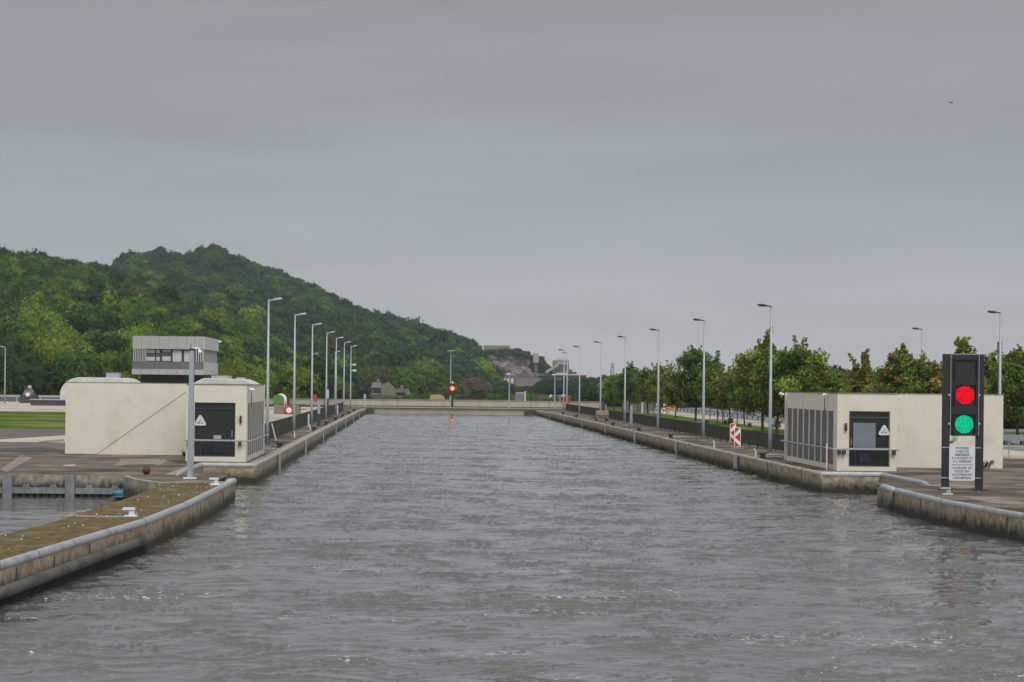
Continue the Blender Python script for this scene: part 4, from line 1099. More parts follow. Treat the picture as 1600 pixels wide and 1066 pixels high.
# retaining wall at the right edge
q = W(1560, 640, 195)
r = thing('retaining_wall', (0, 0, 0), 'tall weathered grey retaining wall at the right edge under the bushes', 'wall')
a_, b_ = Vector((57.5, 214)), Vector((105, 168)); dd = (b_ - a_).normalized(); nn = Vector((-dd.y, dd.x)) * .5
zt_ = W(1590, 622, 185).z
MB().add([(a_.x, a_.y, 0), (b_.x, b_.y, 0), (b_.x + nn.x, b_.y + nn.y, 0), (a_.x + nn.x, a_.y + nn.y, 0), (a_.x, a_.y, zt_), (b_.x, b_.y, zt_), (b_.x + nn.x, b_.y + nn.y, zt_), (a_.x + nn.x, a_.y + nn.y, zt_)],
         [(0, 1, 5, 4), (1, 2, 6, 5), (2, 3, 7, 6), (3, 0, 4, 7), (4, 5, 6, 7)]).build('wall_body', M['greywall'], r)
for k in range(15):
    c = a_ + dd * (2 + k * 4.4)
    MB().box(c.x - .2, c.x + .2, c.y - .55, c.y - .02, 0, zt_ - .2).build('pilaster', M['greywall'], r)
r = thing('stone_kerb', (0, 0, 0), 'low rubble kerb beside the road at the right edge', 'kerb')
mk = MB()
for k in range(60):
    c = Vector((40 + k * .55, 134 - k * .16 + random.uniform(-.1, .1)))
    mk.box(c.x, c.x + random.uniform(.35, .55), c.y, c.y + .5, GZ, GZ + random.uniform(.12, .35), .05)
mk.build('kerb_stones', M['iron'], r)

# ------------------------------------------------------------------ beyond the left quay
# control tower
TY = 190.0
r = thing('control_tower', (0, 0, 0), 'grey lock control tower with window band rising behind the left hut', 'control tower')
def X_(px): return W(px, 560, TY).x
def Z_(py, px=260): return W(px, py, TY).z
x0, x1 = X_(207), X_(318.5); yb_ = TY + 13.5
z_ = [Z_(y) for y in (525.5, 545.5, 565.5, 577, 585.5, 600)]
MB().box(x0, x1, TY, yb_, z_[1], z_[0]).build('roof_band', M['towergrey'], r)
MB().box(x1 + .0, x1 + .08, TY + .02, yb_ - .02, z_[1] + .01, z_[0] - .01).build('side_cladding', M['towerlight'], r)
MB().box(x0 + .35, x1 - .35, TY + .4, yb_ - .3, z_[3], z_[1]).build('glazing', M['paneglass'], r)
MB().box(x0, x1, TY, TY + .12, z_[3], z_[2]).build('mesh_parapet', M['towermesh'], r)
MB().box(x0 - .05, x1, TY - .04, yb_, z_[4], z_[3]).build('floor_band', M['towergrey'], r)
MB().box(x1 + .0, x1 + .03, TY, yb_, z_[4] + .03, z_[2]).build('side_cladding', M['towerlight'], r)
MB().box(X_(216), X_(322), TY + 2, yb_ - 2, GZ, z_[4] - .01).build('stem', M['towerdark'], r)
MB().box(X_(322.2), X_(349), TY + 5, TY + 9, GZ, Z_(586)).build('stair_block', M['towerlight'], r)
for k in range(8):
    x = x0 + .08 + k * .17
    MB().box(x, x + .06, TY + .02, TY + .2, z_[2] + .01, z_[1] - .01).build('slat', M['towerlight'], r)
for k in range(5):
    x = x1 - .14 - k * .22
    MB().box(x, x + .08, TY + .02, TY + .2, z_[2] + .01, z_[1] - .01).build('slat', M['towerlight'], r)
for k in range(16):
    y = TY + .5 + k * .8
    MB().box(x1 - .15, x1 - .02, y, y + .25, z_[2], z_[1] - .01).build('slat', M['towergrey'], r)
for px in (242.5, 250.5 + 0, 268, 285):
    MB().box(X_(px) - .06, X_(px) + .06, TY + .3, TY + .39, z_[2] - .1, z_[1] - .01).build('window_frame', M['iron'], r)
for (a, b, c, d) in ((227, 248.5, 546.5, 551.5), (227, 249, 558, 564), (253, 266, 547, 549.5), (253, 266, 557, 564), (269, 283, 547.5, 565), (287, 302, 548, 565)):
    MB().box(X_(a), X_(b), TY + .36, TY + .395, Z_(d), Z_(c)).build('blind', M['towerlight'], r)
jt = MB()
for k in range(1, 8):
    x = x0 + k * (x1 - x0) / 8; jt.box(x - .012, x + .012, TY - .006, TY - .001, z_[1] + .02, z_[0] - .02); jt.box(x - .02, x + .02, TY - .046, TY - .041, z_[4] + .02, z_[3] - .02)
jt.build('panel_joint', M['towermesh'], r)
MB().tube([(X_(267), TY + 3, z_[0]), (X_(267), TY + 3, z_[0] + .45)], .03, 6).build('antenna', M['iron'], r)
MB().tube([(x1, yb_, z_[0] - .2), (x1 + .35, yb_, z_[0] - .25)], .12, 8).build('floodlight', M['white'], r)
# vaulted gate hall behind the hut
VD = 285.0
r = thing('vaulted_hall', (0, 0, 0), 'low pale hall with rounded roof behind the left hut', 'hall')
xa, xb = W(93.5, 610, VD).x, W(203, 610, VD).x; zt_ = W(150, 590, VD).z; zb_ = GZ
hh = zt_ - zb_
prof = [(xa, zb_)] + [(xa + 3.0 - 3.0 * math.cos(a), zt_ - 2.6 + 2.6 * math.sin(a)) for a in np.linspace(0, math.pi / 2, 9)] + [(xb - 2.4 + 2.4 * math.sin(a), zt_ - 1.4 + 1.4 * math.cos(a)) for a in np.linspace(0, math.pi / 2, 6)] + [(xb, zb_)]
MB().prism(prof, 'y', VD, VD + 14).build('vault', M['dome'], r, bevel=.08)
MB().box(W(164, 590, VD).x, W(185, 590, VD).x, VD + 1, VD + 3, zt_ - .1, zt_ + .78).build('chimney', M['towergrey'], r)
MB().box(W(163, 590, VD).x, W(186, 590, VD).x, VD + .9, VD + 3.1, zt_ + .79, zt_ + .9).build('chimney_cap', M['iron'], r)
for k in range(4): MB().box(W(131 + k * 4.2, 590, VD).x, W(133 + k * 4.2, 590, VD).x, VD + 1, VD + 1.6, zt_ - .05, zt_ + .18).build('vent', M['iron'], r)
MB().box(xa - .35, xa + .2, VD - .1, VD + 1, zb_, zb_ + .55).build('plinth', M['towergrey'], r)
# dark raised trough, guard wall and pump at the far left
r = thing('steel_barrier', (0, 0, 0), 'long bluish grey steel barrier along the foot of the hill at far left', 'barrier')
zb1 = W(50, 617.5, 318).z
MB().box(-95, -47, 318, 318.3, zb1 - .35, zb1).build('top_beam', M['galv'], r)
MB().box(-95, -47, 318.05, 318.25, GZ, zb1 - .36).build('panel', M['slate'], r)
for k in range(12): MB().box(-94 + k * 4, -93.8 + k * 4, 317.9, 317.99, GZ, zb1 - .36).build('post', M['galv'], r)
q = G(76, 634)
r = thing('raised_trough', (q.x, q.y, GZ), 'long low dark trough on the pale forecourt left of the hut', 'trough')
MB().box(-2.6, 16, 0, 3, 0, .78).build('trough_body', M['towerdark'], r); MB().box(-2.7, 16.1, -.1, 3.1, .785, .9).build('rim', M['towergrey'], r)
q = W(43, 629, 300)
r = thing('winch_machine', (q.x, 300, GZ), 'dark winch machine with pale round cover at far left', 'machine')
MB().box(-1.3, 1.5, 0, 1.5, 0, 1.3, .1).build('base', M['iron'], r)
MB().box(-.8, .9, .2, 1.3, 1.3, 2.2, .25).build('housing', M['towermesh'], r)
MB().tube([(0.05, -.2, 1.35), (.05, .1, 1.35)], .32, 12).build('cover', M['white'], r)
MB().sphere((.2, .6, 2.45), .36, .36, .34).build('motor', M['towergrey'], r, smooth=True)
MB().tube([(-.5, .5, 2.1), (-.45, .5, 2.7)], .12, 8).build('pipe', M['iron'], r)
MB().tube([(.8, .5, 1.8), (1.2, .4, 1.0)], .18, 8).build('drum', M['iron'], r)

# ------------------------------------------------------------------ foliage tools
def leaf_quads(C, Nrm, size, r):
    n = len(C)
    a = np.cross(Nrm, r.normal(size=(n, 3))); a /= np.linalg.norm(a, axis=1, keepdims=True) + 1e-9
    b = np.cross(Nrm, a); b /= np.linalg.norm(b, axis=1, keepdims=True) + 1e-9
    s = (size * r.uniform(.6, 1.4, n))[:, None]
    return np.stack([C - a * s, C - b * s * .62, C + a * s, C + b * s * .62], 1)
def crown_template(seed, nq, leaf, lobes=8):
    r = np.random.default_rng(seed)
    L = [(np.zeros(3), .74)]
    for k in range(lobes):
        d = r.normal(size=3); d[2] = abs(d[2]) * .9 - .15; d /= np.linalg.norm(d)
        L.append((d * .58, r.uniform(.30, .46)))
    cs, ns, sh = [], [], []
    for c, rad in L:
        m = int(nq * rad ** 2 / sum(q[1] ** 2 for q in L)) + 1
        d = r.normal(size=(m, 3)); d /= np.linalg.norm(d, axis=1, keepdims=True)
        keep = d[:, 2] > -.55; d = d[keep]
        p = c + d * rad * r.uniform(.86, 1.10, (len(d), 1))
        cs.append(p); ns.append(d + r.normal(size=d.shape) * .45)
        sh.append(np.full(len(d), r.uniform(.84, 1.16)) * r.uniform(.82, 1.18, len(d)))
    C = np.concatenate(cs); Nn = np.concatenate(ns); Nn /= np.linalg.norm(Nn, axis=1, keepdims=True)
    q = leaf_quads(C, Nn, leaf, r); sh = np.concatenate(sh)
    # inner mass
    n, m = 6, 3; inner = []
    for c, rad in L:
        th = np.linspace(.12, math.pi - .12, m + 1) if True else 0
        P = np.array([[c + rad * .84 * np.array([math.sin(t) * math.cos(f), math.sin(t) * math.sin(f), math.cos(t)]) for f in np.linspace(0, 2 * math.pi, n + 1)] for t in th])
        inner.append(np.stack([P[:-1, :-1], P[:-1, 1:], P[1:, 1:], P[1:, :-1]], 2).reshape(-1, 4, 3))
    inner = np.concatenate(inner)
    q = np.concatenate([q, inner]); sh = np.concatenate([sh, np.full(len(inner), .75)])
    return q.astype(np.float32), sh
def forest(name, inst, templates, m):         # inst: list of (x,y,z,rx,rz,tint)
    Vs, Ts = [], []; r = np.random.default_rng(5)
    for (x, y, z, rx, rz, tint) in inst:
        q, sh = templates[r.integers(len(templates))]
        a = r.random() * 6.283; c, s = math.cos(a), math.sin(a)
        p = q.reshape(-1, 3)
        P = np.stack([(p[:, 0] * c - p[:, 1] * s) * rx + x, (p[:, 0] * s + p[:, 1] * c) * rx + y, p[:, 2] * rz + z], 1)
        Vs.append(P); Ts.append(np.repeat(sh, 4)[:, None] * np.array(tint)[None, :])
    V = np.concatenate(Vs); T = np.concatenate(Ts)
    return numpy_mesh(name, V, np.arange(len(V)).reshape(-1, 4), m, tint=T)
def noise2(x, y, s):
    return (math.sin(x / s * 1.7 + 1.3 * math.sin(y / s)) + math.sin(y / s * 1.3 + 1.7 * math.sin(x / s * .8 + 2)) + math.sin((x + y) / s * .6 + 1)) / 3
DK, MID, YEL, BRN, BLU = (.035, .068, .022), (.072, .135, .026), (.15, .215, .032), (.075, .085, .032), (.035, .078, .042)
def tint_of(x, y, w_):
    r = random.random(); n = noise2(x, y, 35)
    k = random.choices([DK, MID, YEL, BRN, BLU], [max(.02, a) for a in w_(n)])[0]
    j = random.uniform(.9, 1.32)
    return [c * j * random.uniform(.92, 1.08) for c in k]
TB = [crown_template(10 + i, 1000, .066) for i in range(7)]
TS = [crown_template(40 + i, 380, .10, 6) for i in range(6)]

# ------------------------------------------------------------------ wooded hills
def hill(name, sky, Dr, Df, drop, back):
    us = np.linspace(sky[0][0], sky[-1][0], 70)
    py = np.interp(us, [s_[0] for s_ in sky], [s_[1] for s_ in sky])
    zr = np.array([W(u, y, Dr).z for u, y in zip(us, py)]) - drop
    zr = np.maximum(zr, .3)
    ts = np.concatenate([np.linspace(0, 1, 22), [1.15, 1.6, 2.2]])
    V = np.zeros((len(ts), len(us), 3))
    for j, t in enumerate(ts):
        D = Df + (Dr - Df) * t
        for i, u in enumerate(us):
            k = min(1, t) ** .92 if t <= 1 else 1 - (t - 1) * back
            X = (u - CX) * D / F
            V[j, i] = (X, D, .3 + (zr[i] - .3) * k + (2.2 * noise2(X, D, 22) if 0 < t <= 1 else 0) * min(1, zr[i] / 20))
    nu, nt_2 = len(us), len(ts)
    ii = (np.arange(nt_2 - 1)[:, None] * nu + np.arange(nu - 1)[None, :]).ravel()
    o = numpy_mesh(name, V.reshape(-1, 3), np.stack([ii, ii + 1, ii + 1 + nu, ii + nu], 1), M['hill'], smooth=True)
    tag(o, kind='structure')
    def z_at(u, t):
        i = (u - us[0]) / (us[-1] - us[0]) * (nu - 1); i0 = int(min(nu - 2, i)); f = i - i0
        D = Df + (Dr - Df) * t; X = (u - CX) * D / F
        z = zr[i0] * (1 - f) + zr[i0 + 1] * f
        return X, D, .3 + (z - .3) * t ** .92 + 2.2 * noise2(X, D, 22) * min(1, z / 20)
    return z_at, us[0], us[-1]
skyA = [(-150, 384), (0, 396), (60, 401), (110, 413), (165, 430), (230, 452), (300, 478), (360, 506), (430, 545), (490, 585), (530, 612)]
skyB = [(60, 452), (150, 432), (175, 421), (192, 405), (240, 394), (290, 398), (312, 392), (335, 388), (365, 402), (420, 421), (470, 441), (510, 463), (550, 480), (600, 495), (650, 511), (700, 526), (732, 538), (745, 553), (757, 568), (770, 585), (784, 606), (790, 613)]
zA, a0, a1 = hill('hill', skyA, 800, 330, 4.6, .3)
zB, b0_, b1_ = hill('hill_far', skyB, 1380, 720, 6.5, .3)
def scatter(zf, u0, u1, n, Df, Dr, rad, wts, seed, extra=None):
    random.seed(seed); out = []
    # jittered cells so crowns pack evenly
    while len(out) < n:
        D = math.sqrt(random.uniform(Df ** 2, Dr ** 2)); t = (D - Df) / (Dr - Df)
        u = random.uniform(u0, u1)
        X, Dy, z = zf(u, t)
        if z < 2 and random.random() < .4: continue
        r_ = random.uniform(*rad) * (1.0 if random.random() > .12 else 1.3)
        w_ = wts(t, u)
        out.append((X, Dy, z + r_ * random.uniform(.2, .65) * (1 - .6 * (t > .93)), r_, r_ * random.uniform(.95, 1.35), tint_of(X, Dy, w_)))
    return out
def wA(t, u):
    lo = max(0, 1 - t * 1.25)
    return lambda n: [.40 + .35 * t, .65 + .1 * n, .16 + .42 * lo + .12 * n, .04 + .30 * t * (n > .2) + .06 * t, .10]
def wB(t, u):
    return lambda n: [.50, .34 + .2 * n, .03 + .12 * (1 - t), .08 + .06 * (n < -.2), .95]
fA = scatter(zA, a0 + 60, a1, 1550, 330, 800, (3.3, 5.4), wA, 3)
for k in range(110):                        # ridge line
    u = -80 + k * 5.6 + random.uniform(-3, 3)
    if u > 500: break
    X, D, z = zA(u, .995); r_ = random.uniform(3.2, 6.0); fA.append((X, D, z + r_ * .4, r_, r_ * random.uniform(.9, 1.3), tint_of(X, D, wA(1, u))))
fB = scatter(zB, b0_, b1_ - 16, 2450, 720, 1370, (4.6, 7.6), wB, 4)
for k in range(190):
    u = 150 + k * 3.45 + random.uniform(-2, 2)
    if u > 762: break
    X, D, z = zB(u, .995); r_ = random.uniform(3.2, 7.5); fB.append((X, D, z + r_ * .35, r_, r_ * random.uniform(.9, 1.5), tint_of(X, D, wB(1, u))))
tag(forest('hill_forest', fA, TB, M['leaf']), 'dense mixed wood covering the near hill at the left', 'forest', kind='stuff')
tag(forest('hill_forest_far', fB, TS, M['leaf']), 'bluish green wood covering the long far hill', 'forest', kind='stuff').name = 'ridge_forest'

# foot of the hills, belt of trees behind the lock
def belt(pts, n, D0, D1, rad, pal, seed, squash=1.1):
    random.seed(seed); out = []
    for k in range(n):
        u = random.uniform(pts[0][0], pts[-1][0]); D = random.uniform(D0, D1)
        ty = np.interp(u, [p_[0] for p_ in pts], [p_[1] for p_ in pts])
        top = W(u, ty, D).z
        q = W(u, ty, D); r_ = random.uniform(*rad)
        for lev in range(4):
            zc = top - r_ * (1.05 + lev * 1.05) - random.uniform(0, 1.0)
            if zc < -r_ * .4: break
            c = random.choice(pal); j = random.uniform(.75, 1.25)
            out.append((q.x + random.uniform(-1, 1) * (lev > 0), D + random.uniform(-1, 1) * (lev > 0), zc, r_ * random.uniform(.85, 1.15), r_ * squash, [v * j for v in c]))
    return out
low = []
OL = (.095, .105, .03)
low += belt([(-60, 580), (0, 586), (40, 574), (75, 578), (100, 592)], 26, 332, 350, (2.2, 3.6), [YEL, YEL, (.14, .16, .02), MID], 11)
low += belt([(336, 566), (352, 563), (375, 570), (400, 586)], 14, 300, 320, (2.2, 3.2), [YEL, (.13, .15, .02)], 12)
low += belt([(395, 592), (420, 594), (450, 590), (545, 596), (560, 606)], 60, 380, 470, (3.2, 5), [DK, MID, BRN, DK], 13)
low += belt([(515, 590), (535, 592)], 4, 360, 380, (2.2, 3), [YEL], 15)
low += belt([(550, 580), (575, 570), (620, 572), (665, 573), (690, 585), (710, 600)], 55, 640, 720, (6, 8.5), [MID, (.085, .12, .025), MID, BRN, (.10, .12, .03)], 14)
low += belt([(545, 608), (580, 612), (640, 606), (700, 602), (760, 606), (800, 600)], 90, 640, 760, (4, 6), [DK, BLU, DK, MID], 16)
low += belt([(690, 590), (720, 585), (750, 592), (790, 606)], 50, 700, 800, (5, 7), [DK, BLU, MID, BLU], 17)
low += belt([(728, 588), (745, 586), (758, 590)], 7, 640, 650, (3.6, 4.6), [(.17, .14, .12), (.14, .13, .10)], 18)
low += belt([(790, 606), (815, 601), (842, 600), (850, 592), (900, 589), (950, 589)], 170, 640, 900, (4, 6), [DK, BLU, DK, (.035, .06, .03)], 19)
low += belt([(770, 616), (860, 612), (950, 610)], 60, 420, 520, (3, 4.5), [MID, DK, (.07, .09, .03), BRN], 20)
low += belt([(640, 614), (700, 610), (720, 613), (790, 610)], 70, 450, 550, (2.0, 3.2), [DK, MID, BLU, OL], 26)
low += belt([(545, 618), (650, 620)], 40, 430, 520, (1.0, 1.8), [DK, MID, BRN], 27)
low += belt([(925, 586), (950, 583)], 3, 690, 720, (4, 5), [BLU], 21)
tag(forest('distant_wood', low, TB, M['leaf']), 'wood and bushes filling the valley floor beyond the lock', 'wood', kind='stuff')
rb = []
OL = (.10, .12, .03); OR = (.17, .13, .04)
rb += belt([(935, 594), (1000, 594), (1060, 592), (1150, 590), (1270, 586), (1292, 574), (1330, 572), (1345, 580)], 150, 330, 430, (3, 4.6), [DK, MID, DK, OL], 22)
rb += belt([(1280, 572), (1320, 568), (1400, 575), (1480, 572), (1560, 566), (1640, 562)], 70, 235, 275, (2.4, 3.6), [DK, MID, OL, OL, BRN, (.09, .10, .025), OR], 23)
rb += belt([(1395, 577), (1440, 574), (1530, 566), (1600, 556), (1660, 555)], 46, 186, 212, (2.0, 3.0), [MID, OL, (.10, .115, .025), OR, YEL, OL], 24)
tag(forest('tree_belt', rb, TB, M['leaf']), 'mixed green belt of bushes and trees behind the right hut', 'tree belt', kind='stuff')

# ------------------------------------------------------------------ single trees on the lawn at the right
def tree(x, y, h, cr, cb, tints, label, seed, group='young trees beyond the right fence', sparse=1.0, stakes=False, nl=5600, spire=.0, leaf=.13):
    r = np.random.default_rng(seed); random.seed(seed); cr *= .9
    root = thing('broadleaf_tree', (x, y, GZ), label, 'tree', group)
    tr = MB(); lean = random.uniform(-.2, .2)
    axis = [Vector((lean * t * t * 1.2 + .08 * math.sin(t * 5 + seed), .1 * math.sin(t * 4), h * .93 * t)) for t in np.linspace(0, 1, 9)]
    tr.tube(axis, [max(.02, (.13 if h > 6 else .09) * (1 - .85 * t)) for t in np.linspace(0, 1, 9)], 7)
    tips = []
    nb = 26
    for k in range(nb):
        t = cb / h + (1 - cb / h) * (k + .5) / nb
        p = axis[0].lerp(axis[8], t); i = min(7, int(t / .93 * 8)); p = axis[i]
        p = Vector((p.x, p.y, h * t * .93))
        u = (t - cb / h) / (1 - cb / h)
        prof = (math.sin(math.pi * min(1, (u * .86 + .12))) ** .65)
        L = cr * prof * random.uniform(.65, 1.2) * (1 - spire * u)
        a = k * 2.4 + random.uniform(-.4, .4)
        e = p + Vector((math.cos(a) * L, math.sin(a) * L, L * random.uniform(.15, .6) - .1))
        mid = p.lerp(e, .5) + Vector((0, 0, .1 * L))
        tr.tube([p, mid, e], [.045 * (1.3 - u), .028, .01], 5)
        for f in (.45, .72, 1.0):
            q = p.lerp(e, f); tips.append((q, .30 * L * (1.25 - f * .5) + .28))
        if random.random() < .7:
            e2 = mid + Vector((math.cos(a + 1) * L * .45, math.sin(a + 1) * L * .45, .35 * L)); tr.tube([mid, e2], [.02, .008], 4); tips.append((e2, .24 * L + .22))
    for k in range(4):
        tips.append((Vector((axis[8].x + random.uniform(-.25, .25), random.uniform(-.2, .2), h * (.86 + .04 * k))), .34 - .05 * k))
    for k in range(16):                      # loose leading shoots that break the outline
        q, w_ = random.choice(tips[len(tips) // 4:-4])
        up = Vector((random.uniform(-.5, .5), random.uniform(-.5, .5), random.uniform(.6, 1.3))) * (h / 8)
        tr.tube([q, q + up], [.018, .006], 4)
        for f in (.35, .6, .8, 1): tips.append((q + up * f, .26 - .12 * f + .03))
    tr.build('trunk', M['bark'], root)
    rad2 = np.array([t_[1] for t_ in tips]); pr = rad2 ** 1.8 / (rad2 ** 1.8).sum()
    n = int(nl * sparse)
    idx = r.choice(len(tips), n, p=pr)
    cen = np.array([tuple(t_[0]) for t_ in tips])[idx]
    d = r.normal(size=(n, 3)); d /= np.linalg.norm(d, axis=1, keepdims=True)
    rr_ = rad2[idx][:, None] * r.uniform(.25, 1.12, (n, 1)) ** .6
    C = cen + d * rr_ * np.array([1, 1, .72])
    q = leaf_quads(C, d * .6 + r.normal(size=(n, 3)) * .7 + np.array([0, 0, .3]), leaf, r)
    clump = r.uniform(.55, 1.45, len(tips)); ci = r.integers(0, len(tints), len(tips))
    T = np.array(tints)[ci][idx] * (clump[idx] * r.uniform(.75, 1.25, n))[:, None]
    o = numpy_mesh('crown', q.reshape(-1, 3), np.arange(n * 4).reshape(-1, 4), M['leaf'], tint=np.repeat(T, 4, 0)); o.parent = root
    if stakes:
        for s in (-.75, .7): MB().tube([(s, -.2, 0), (s, -.2, 1.75)], .055, 6).build('stake', M['stake'], root)
        MB().box(-.75, .7, -.24, -.2, 1.5, 1.58).build('tie_bar', M['stake'], root)
    return root
GR = (.17, .25, .042); GD = (.09, .155, .038); GO = (.21, .225, .045); GY = (.28, .31, .055)
def T_(px, top, D, cr, cb, tints, label, seed, **k):
    q = W(px, top, D); tree(q.x, D, q.z - GZ, cr, cb, tints, label, seed, **k)
T_(959, 586, 285, 2.0, 1.4, [GR, GY, GR], 'small light green tree, leftmost of the row beyond the right fence', 1)
T_(984, 572, 262, 2.3, 1.6, [GD, GD, GR], 'dark green tree between the third and fourth right lamps', 2)
T_(1013, 576, 254, 2.0, 1.6, [GD, GO], 'olive tree with loose top left of the second right lamp', 3, sparse=.6)
T_(1033, 567, 242, 2.3, 1.9, [GO, GR, GO], 'thin topped olive tree just right of the third right lamp', 4, sparse=.62, spire=.5, stakes=True)
T_(1057, 590, 225, 1.7, 1.5, [GR, GO], 'low olive green tree left of the big dark tree', 5)
T_(1088, 543, 208, 3.3, 1.9, [GD, GD, GR, GD], 'big dark green tree behind the second right lamp', 6, nl=12500, spire=.35)
T_(1121, 576, 198, 1.9, 1.8, [GR, GO, GD], 'medium green tree on stakes right of the second right lamp', 7, stakes=True)
T_(1141, 586, 190, 1.8, 1.7, [GO, GY], 'low yellowish tree above the arrow plates', 8, stakes=True)
T_(1164, 572, 186, 2.2, 1.9, [GR, GD, GY], 'rounded green tree between the arrow plates and nearest right lamp', 9)
T_(1194, 531, 164, 3.2, 1.6, [GR, GY, GR, GO], 'tall light green tree right behind the nearest right lamp', 10, nl=13500, spire=.45)
T_(1216, 556, 158, 2.2, 1.5, [GR, GD], 'green tree tucked between the two tallest light green trees', 18)
T_(1249, 541, 148, 3.2, 1.5, [GR, GR, GY, GD], 'broad light green tree above the left end of the right hut', 11, nl=13500, spire=.3)
T_(1282, 571, 150, 2.0, 1.6, [GR, GD, GY], 'low green tree beside the broad tree over the right hut', 12)
g2 = 'trees behind the right hut'
T_(1356, 554, 175, 1.7, 1.2, [GO, GR, GO, OR], 'slim tree with a narrow top behind the right hut roof', 13, spire=.85, group=g2)
T_(1340, 572, 172, 1.7, 1.2, [GO, (.20, .15, .04)], 'low rusty tinged tree beside the slim topped tree', 17, group=g2)
T_(1412, 543, 150, 2.4, 1.3, [GR, GO, GD, (.26, .17, .06), GR, GY], 'green tree with orange tips in front of a thin lamp', 14, spire=.4, nl=9500, group=g2)
T_(1451, 566, 150, 2.2, 1.2, [GO, GY, (.26, .20, .05), GR], 'yellow olive tree between orange tipped tree and tall signal', 19, nl=8500, group=g2)
T_(1503, 525, 150, 2.5, 1.3, [GO, GY, GR, (.22, .19, .05)], 'yellowish tree rising right above the tall signal', 15, spire=.65, sparse=.8, nl=9500, group=g2)
T_(1592, 545, 160, 2.9, 1.3, [GO, GR, GD], 'dark olive tree at the right edge above the grey retaining wall', 16, nl=10000, group=g2)
T_(1548, 562, 165, 2.0, 1.3, [GO, GD, (.19, .17, .05)], 'olive tree between tall signal and the lamp at the right', 20, group=g2)

# shrub growing at the right hut, weeds at the left hut
def shrub(x, y, pts, label, name='shrub', seed=1, tint=GY, size=.06, n=160):
    r = np.random.default_rng(seed); root = thing(name, (x, y, GZ), label, 'plant')
    st = MB(); C = []
    for (dx, h) in pts:
        st.tube([(0, 0, 0), (dx * .4, -.03, h * .5), (dx, -.05, h)], [.018, .012, .006], 5)
        for k in range(n // len(pts)):
            t = r.uniform(.55, 1.05)
            C.append((dx * t + r.normal() * .07, -.05 + r.normal() * .07, h * t + r.normal() * .05))
    st.build('stem', M['bark'], root)
    C = np.array(C); q = leaf_quads(C, r.normal(size=C.shape), size, r)
    T = np.array(tint)[None] * r.uniform(.6, 1.2, (len(C), 1))
    o = numpy_mesh('foliage', q.reshape(-1, 3), np.arange(len(C) * 4).reshape(-1, 4), M['leaf'], tint=np.repeat(T, 4, 0)); o.parent = root
q = W(1402, 730, 94.2)
shrub(22.85, 94.1, [(.22, 1.15), (.34, .85), (.28, .25), (.05, .32), (.42, .3)], 'spindly green shrub growing between hut front and cream wall', seed=3, tint=(.14, .15, .04), n=170)
q = W(286, 713, 99)
shrub(-11.35, 97, [(-.15, .3), (.05, .36), (-.28, .25), (.15, .25)], 'low green weeds at the corner of the left hut', 'weeds', 4, (.09, .15, .03), .06, 220)
shrub(W(1545, 728, 94.1).x, 94.1, [(-.15, .3), (.12, .38), (-.3, .15)], 'dry brown weed at the foot of the cream wall by the signal', 'weeds', 5, (.10, .08, .06), .05, 160)
# growth hanging along the right lock wall at the water line
r = np.random.default_rng(8); n = 2600
C = np.stack([RW - .04 - np.abs(r.normal(size=n)) * .09, Y1 - (Y1 - 92) * r.random(n) ** 1.0, .02 + np.abs(r.normal(size=n)) * .09], 1)
gate_ = np.array([noise2(a * 3, a, 2.0) for a in C[:, 1]]) > -.15; C = C[gate_]
q = leaf_quads(C, r.normal(size=C.shape), .07, r); T = np.array((.07, .07, .035))[None] * r.uniform(.5, 1.3, (len(C), 1))
tag(numpy_mesh('water_weeds', q.reshape(-1, 3), np.arange(len(C) * 4).reshape(-1, 4), M['leaf'], tint=np.repeat(T, 4, 0)), 'dark weeds growing along the water line of the right lock wall', 'weeds', kind='stuff')

# ------------------------------------------------------------------ houses in the valley
def house(px0, px1, pxm, ytop, yeave, D, label, walls, roof, gable_right=True):
    a, m_, b = W(px0, 600, D).x, W(pxm, 600, D).x, W(px1, 600, D).x
    zt_, ze = W(px0, ytop, D).z, W(px0, yeave, D).z
    r = thing('house', (0, 0, 0), label, 'house')
    MB().box(a, m_, D, D + 9, 0, ze).build('wall', M['slate'] if gable_right else walls, r)
    c = (m_ + b) / 2
    MB().prism([(m_, 0), (b, 0), (b, ze - .4), (c, zt_ + .6), (m_ + .001, ze + .9)], 'y', D - 1.2, D + 9).build('gable_wall', walls, r)
    MB().add([(a - .3, D - .5, ze), (m_, D - .5, ze), (m_, D + 4, zt_ + .3), (a + .3, D + 4, zt_ + .3), (a - .3, D - .5, ze + .15), (m_, D - .5, ze + .15), (m_, D + 4, zt_ + .45), (a + .3, D + 4, zt_ + .45)],
             [(0, 1, 2, 3), (4, 5, 6, 7), (0, 1, 5, 4), (1, 2, 6, 5), (2, 3, 7, 6), (3, 0, 4, 7)]).build('roof', roof, r)
    for k in range(2):
        x = a + (m_ - a) * (.25 + .4 * k); w_ = MB().box(x, x + 1.0, D - .06, D - .01, ze * .45, ze * .75).build('window', M['glass'], r)
        MB().box(x - .1, x + 1.1, D - .05, D - .008, ze * .45 - .15, ze * .45 - .005).build('sill', M['towerlight'], w_)
    MB().box(a + (m_ - a) * .5, a + (m_ - a) * .5 + .8, D + 3.5, D + 4.3, zt_, zt_ + 1.4).build('chimney', M['stone'], r)
    return r
house(581, 618, 595.5, 599.5, 606.5, 560, 'grey stone house with gable and blue slate roof by the far wood', M['stone'], M['slate'])
house(619, 642, 633, 609, 614, 575, 'low terraced house with white window frames right of the stone house', M['stone'], M['roofbrown'], False)
D = 420
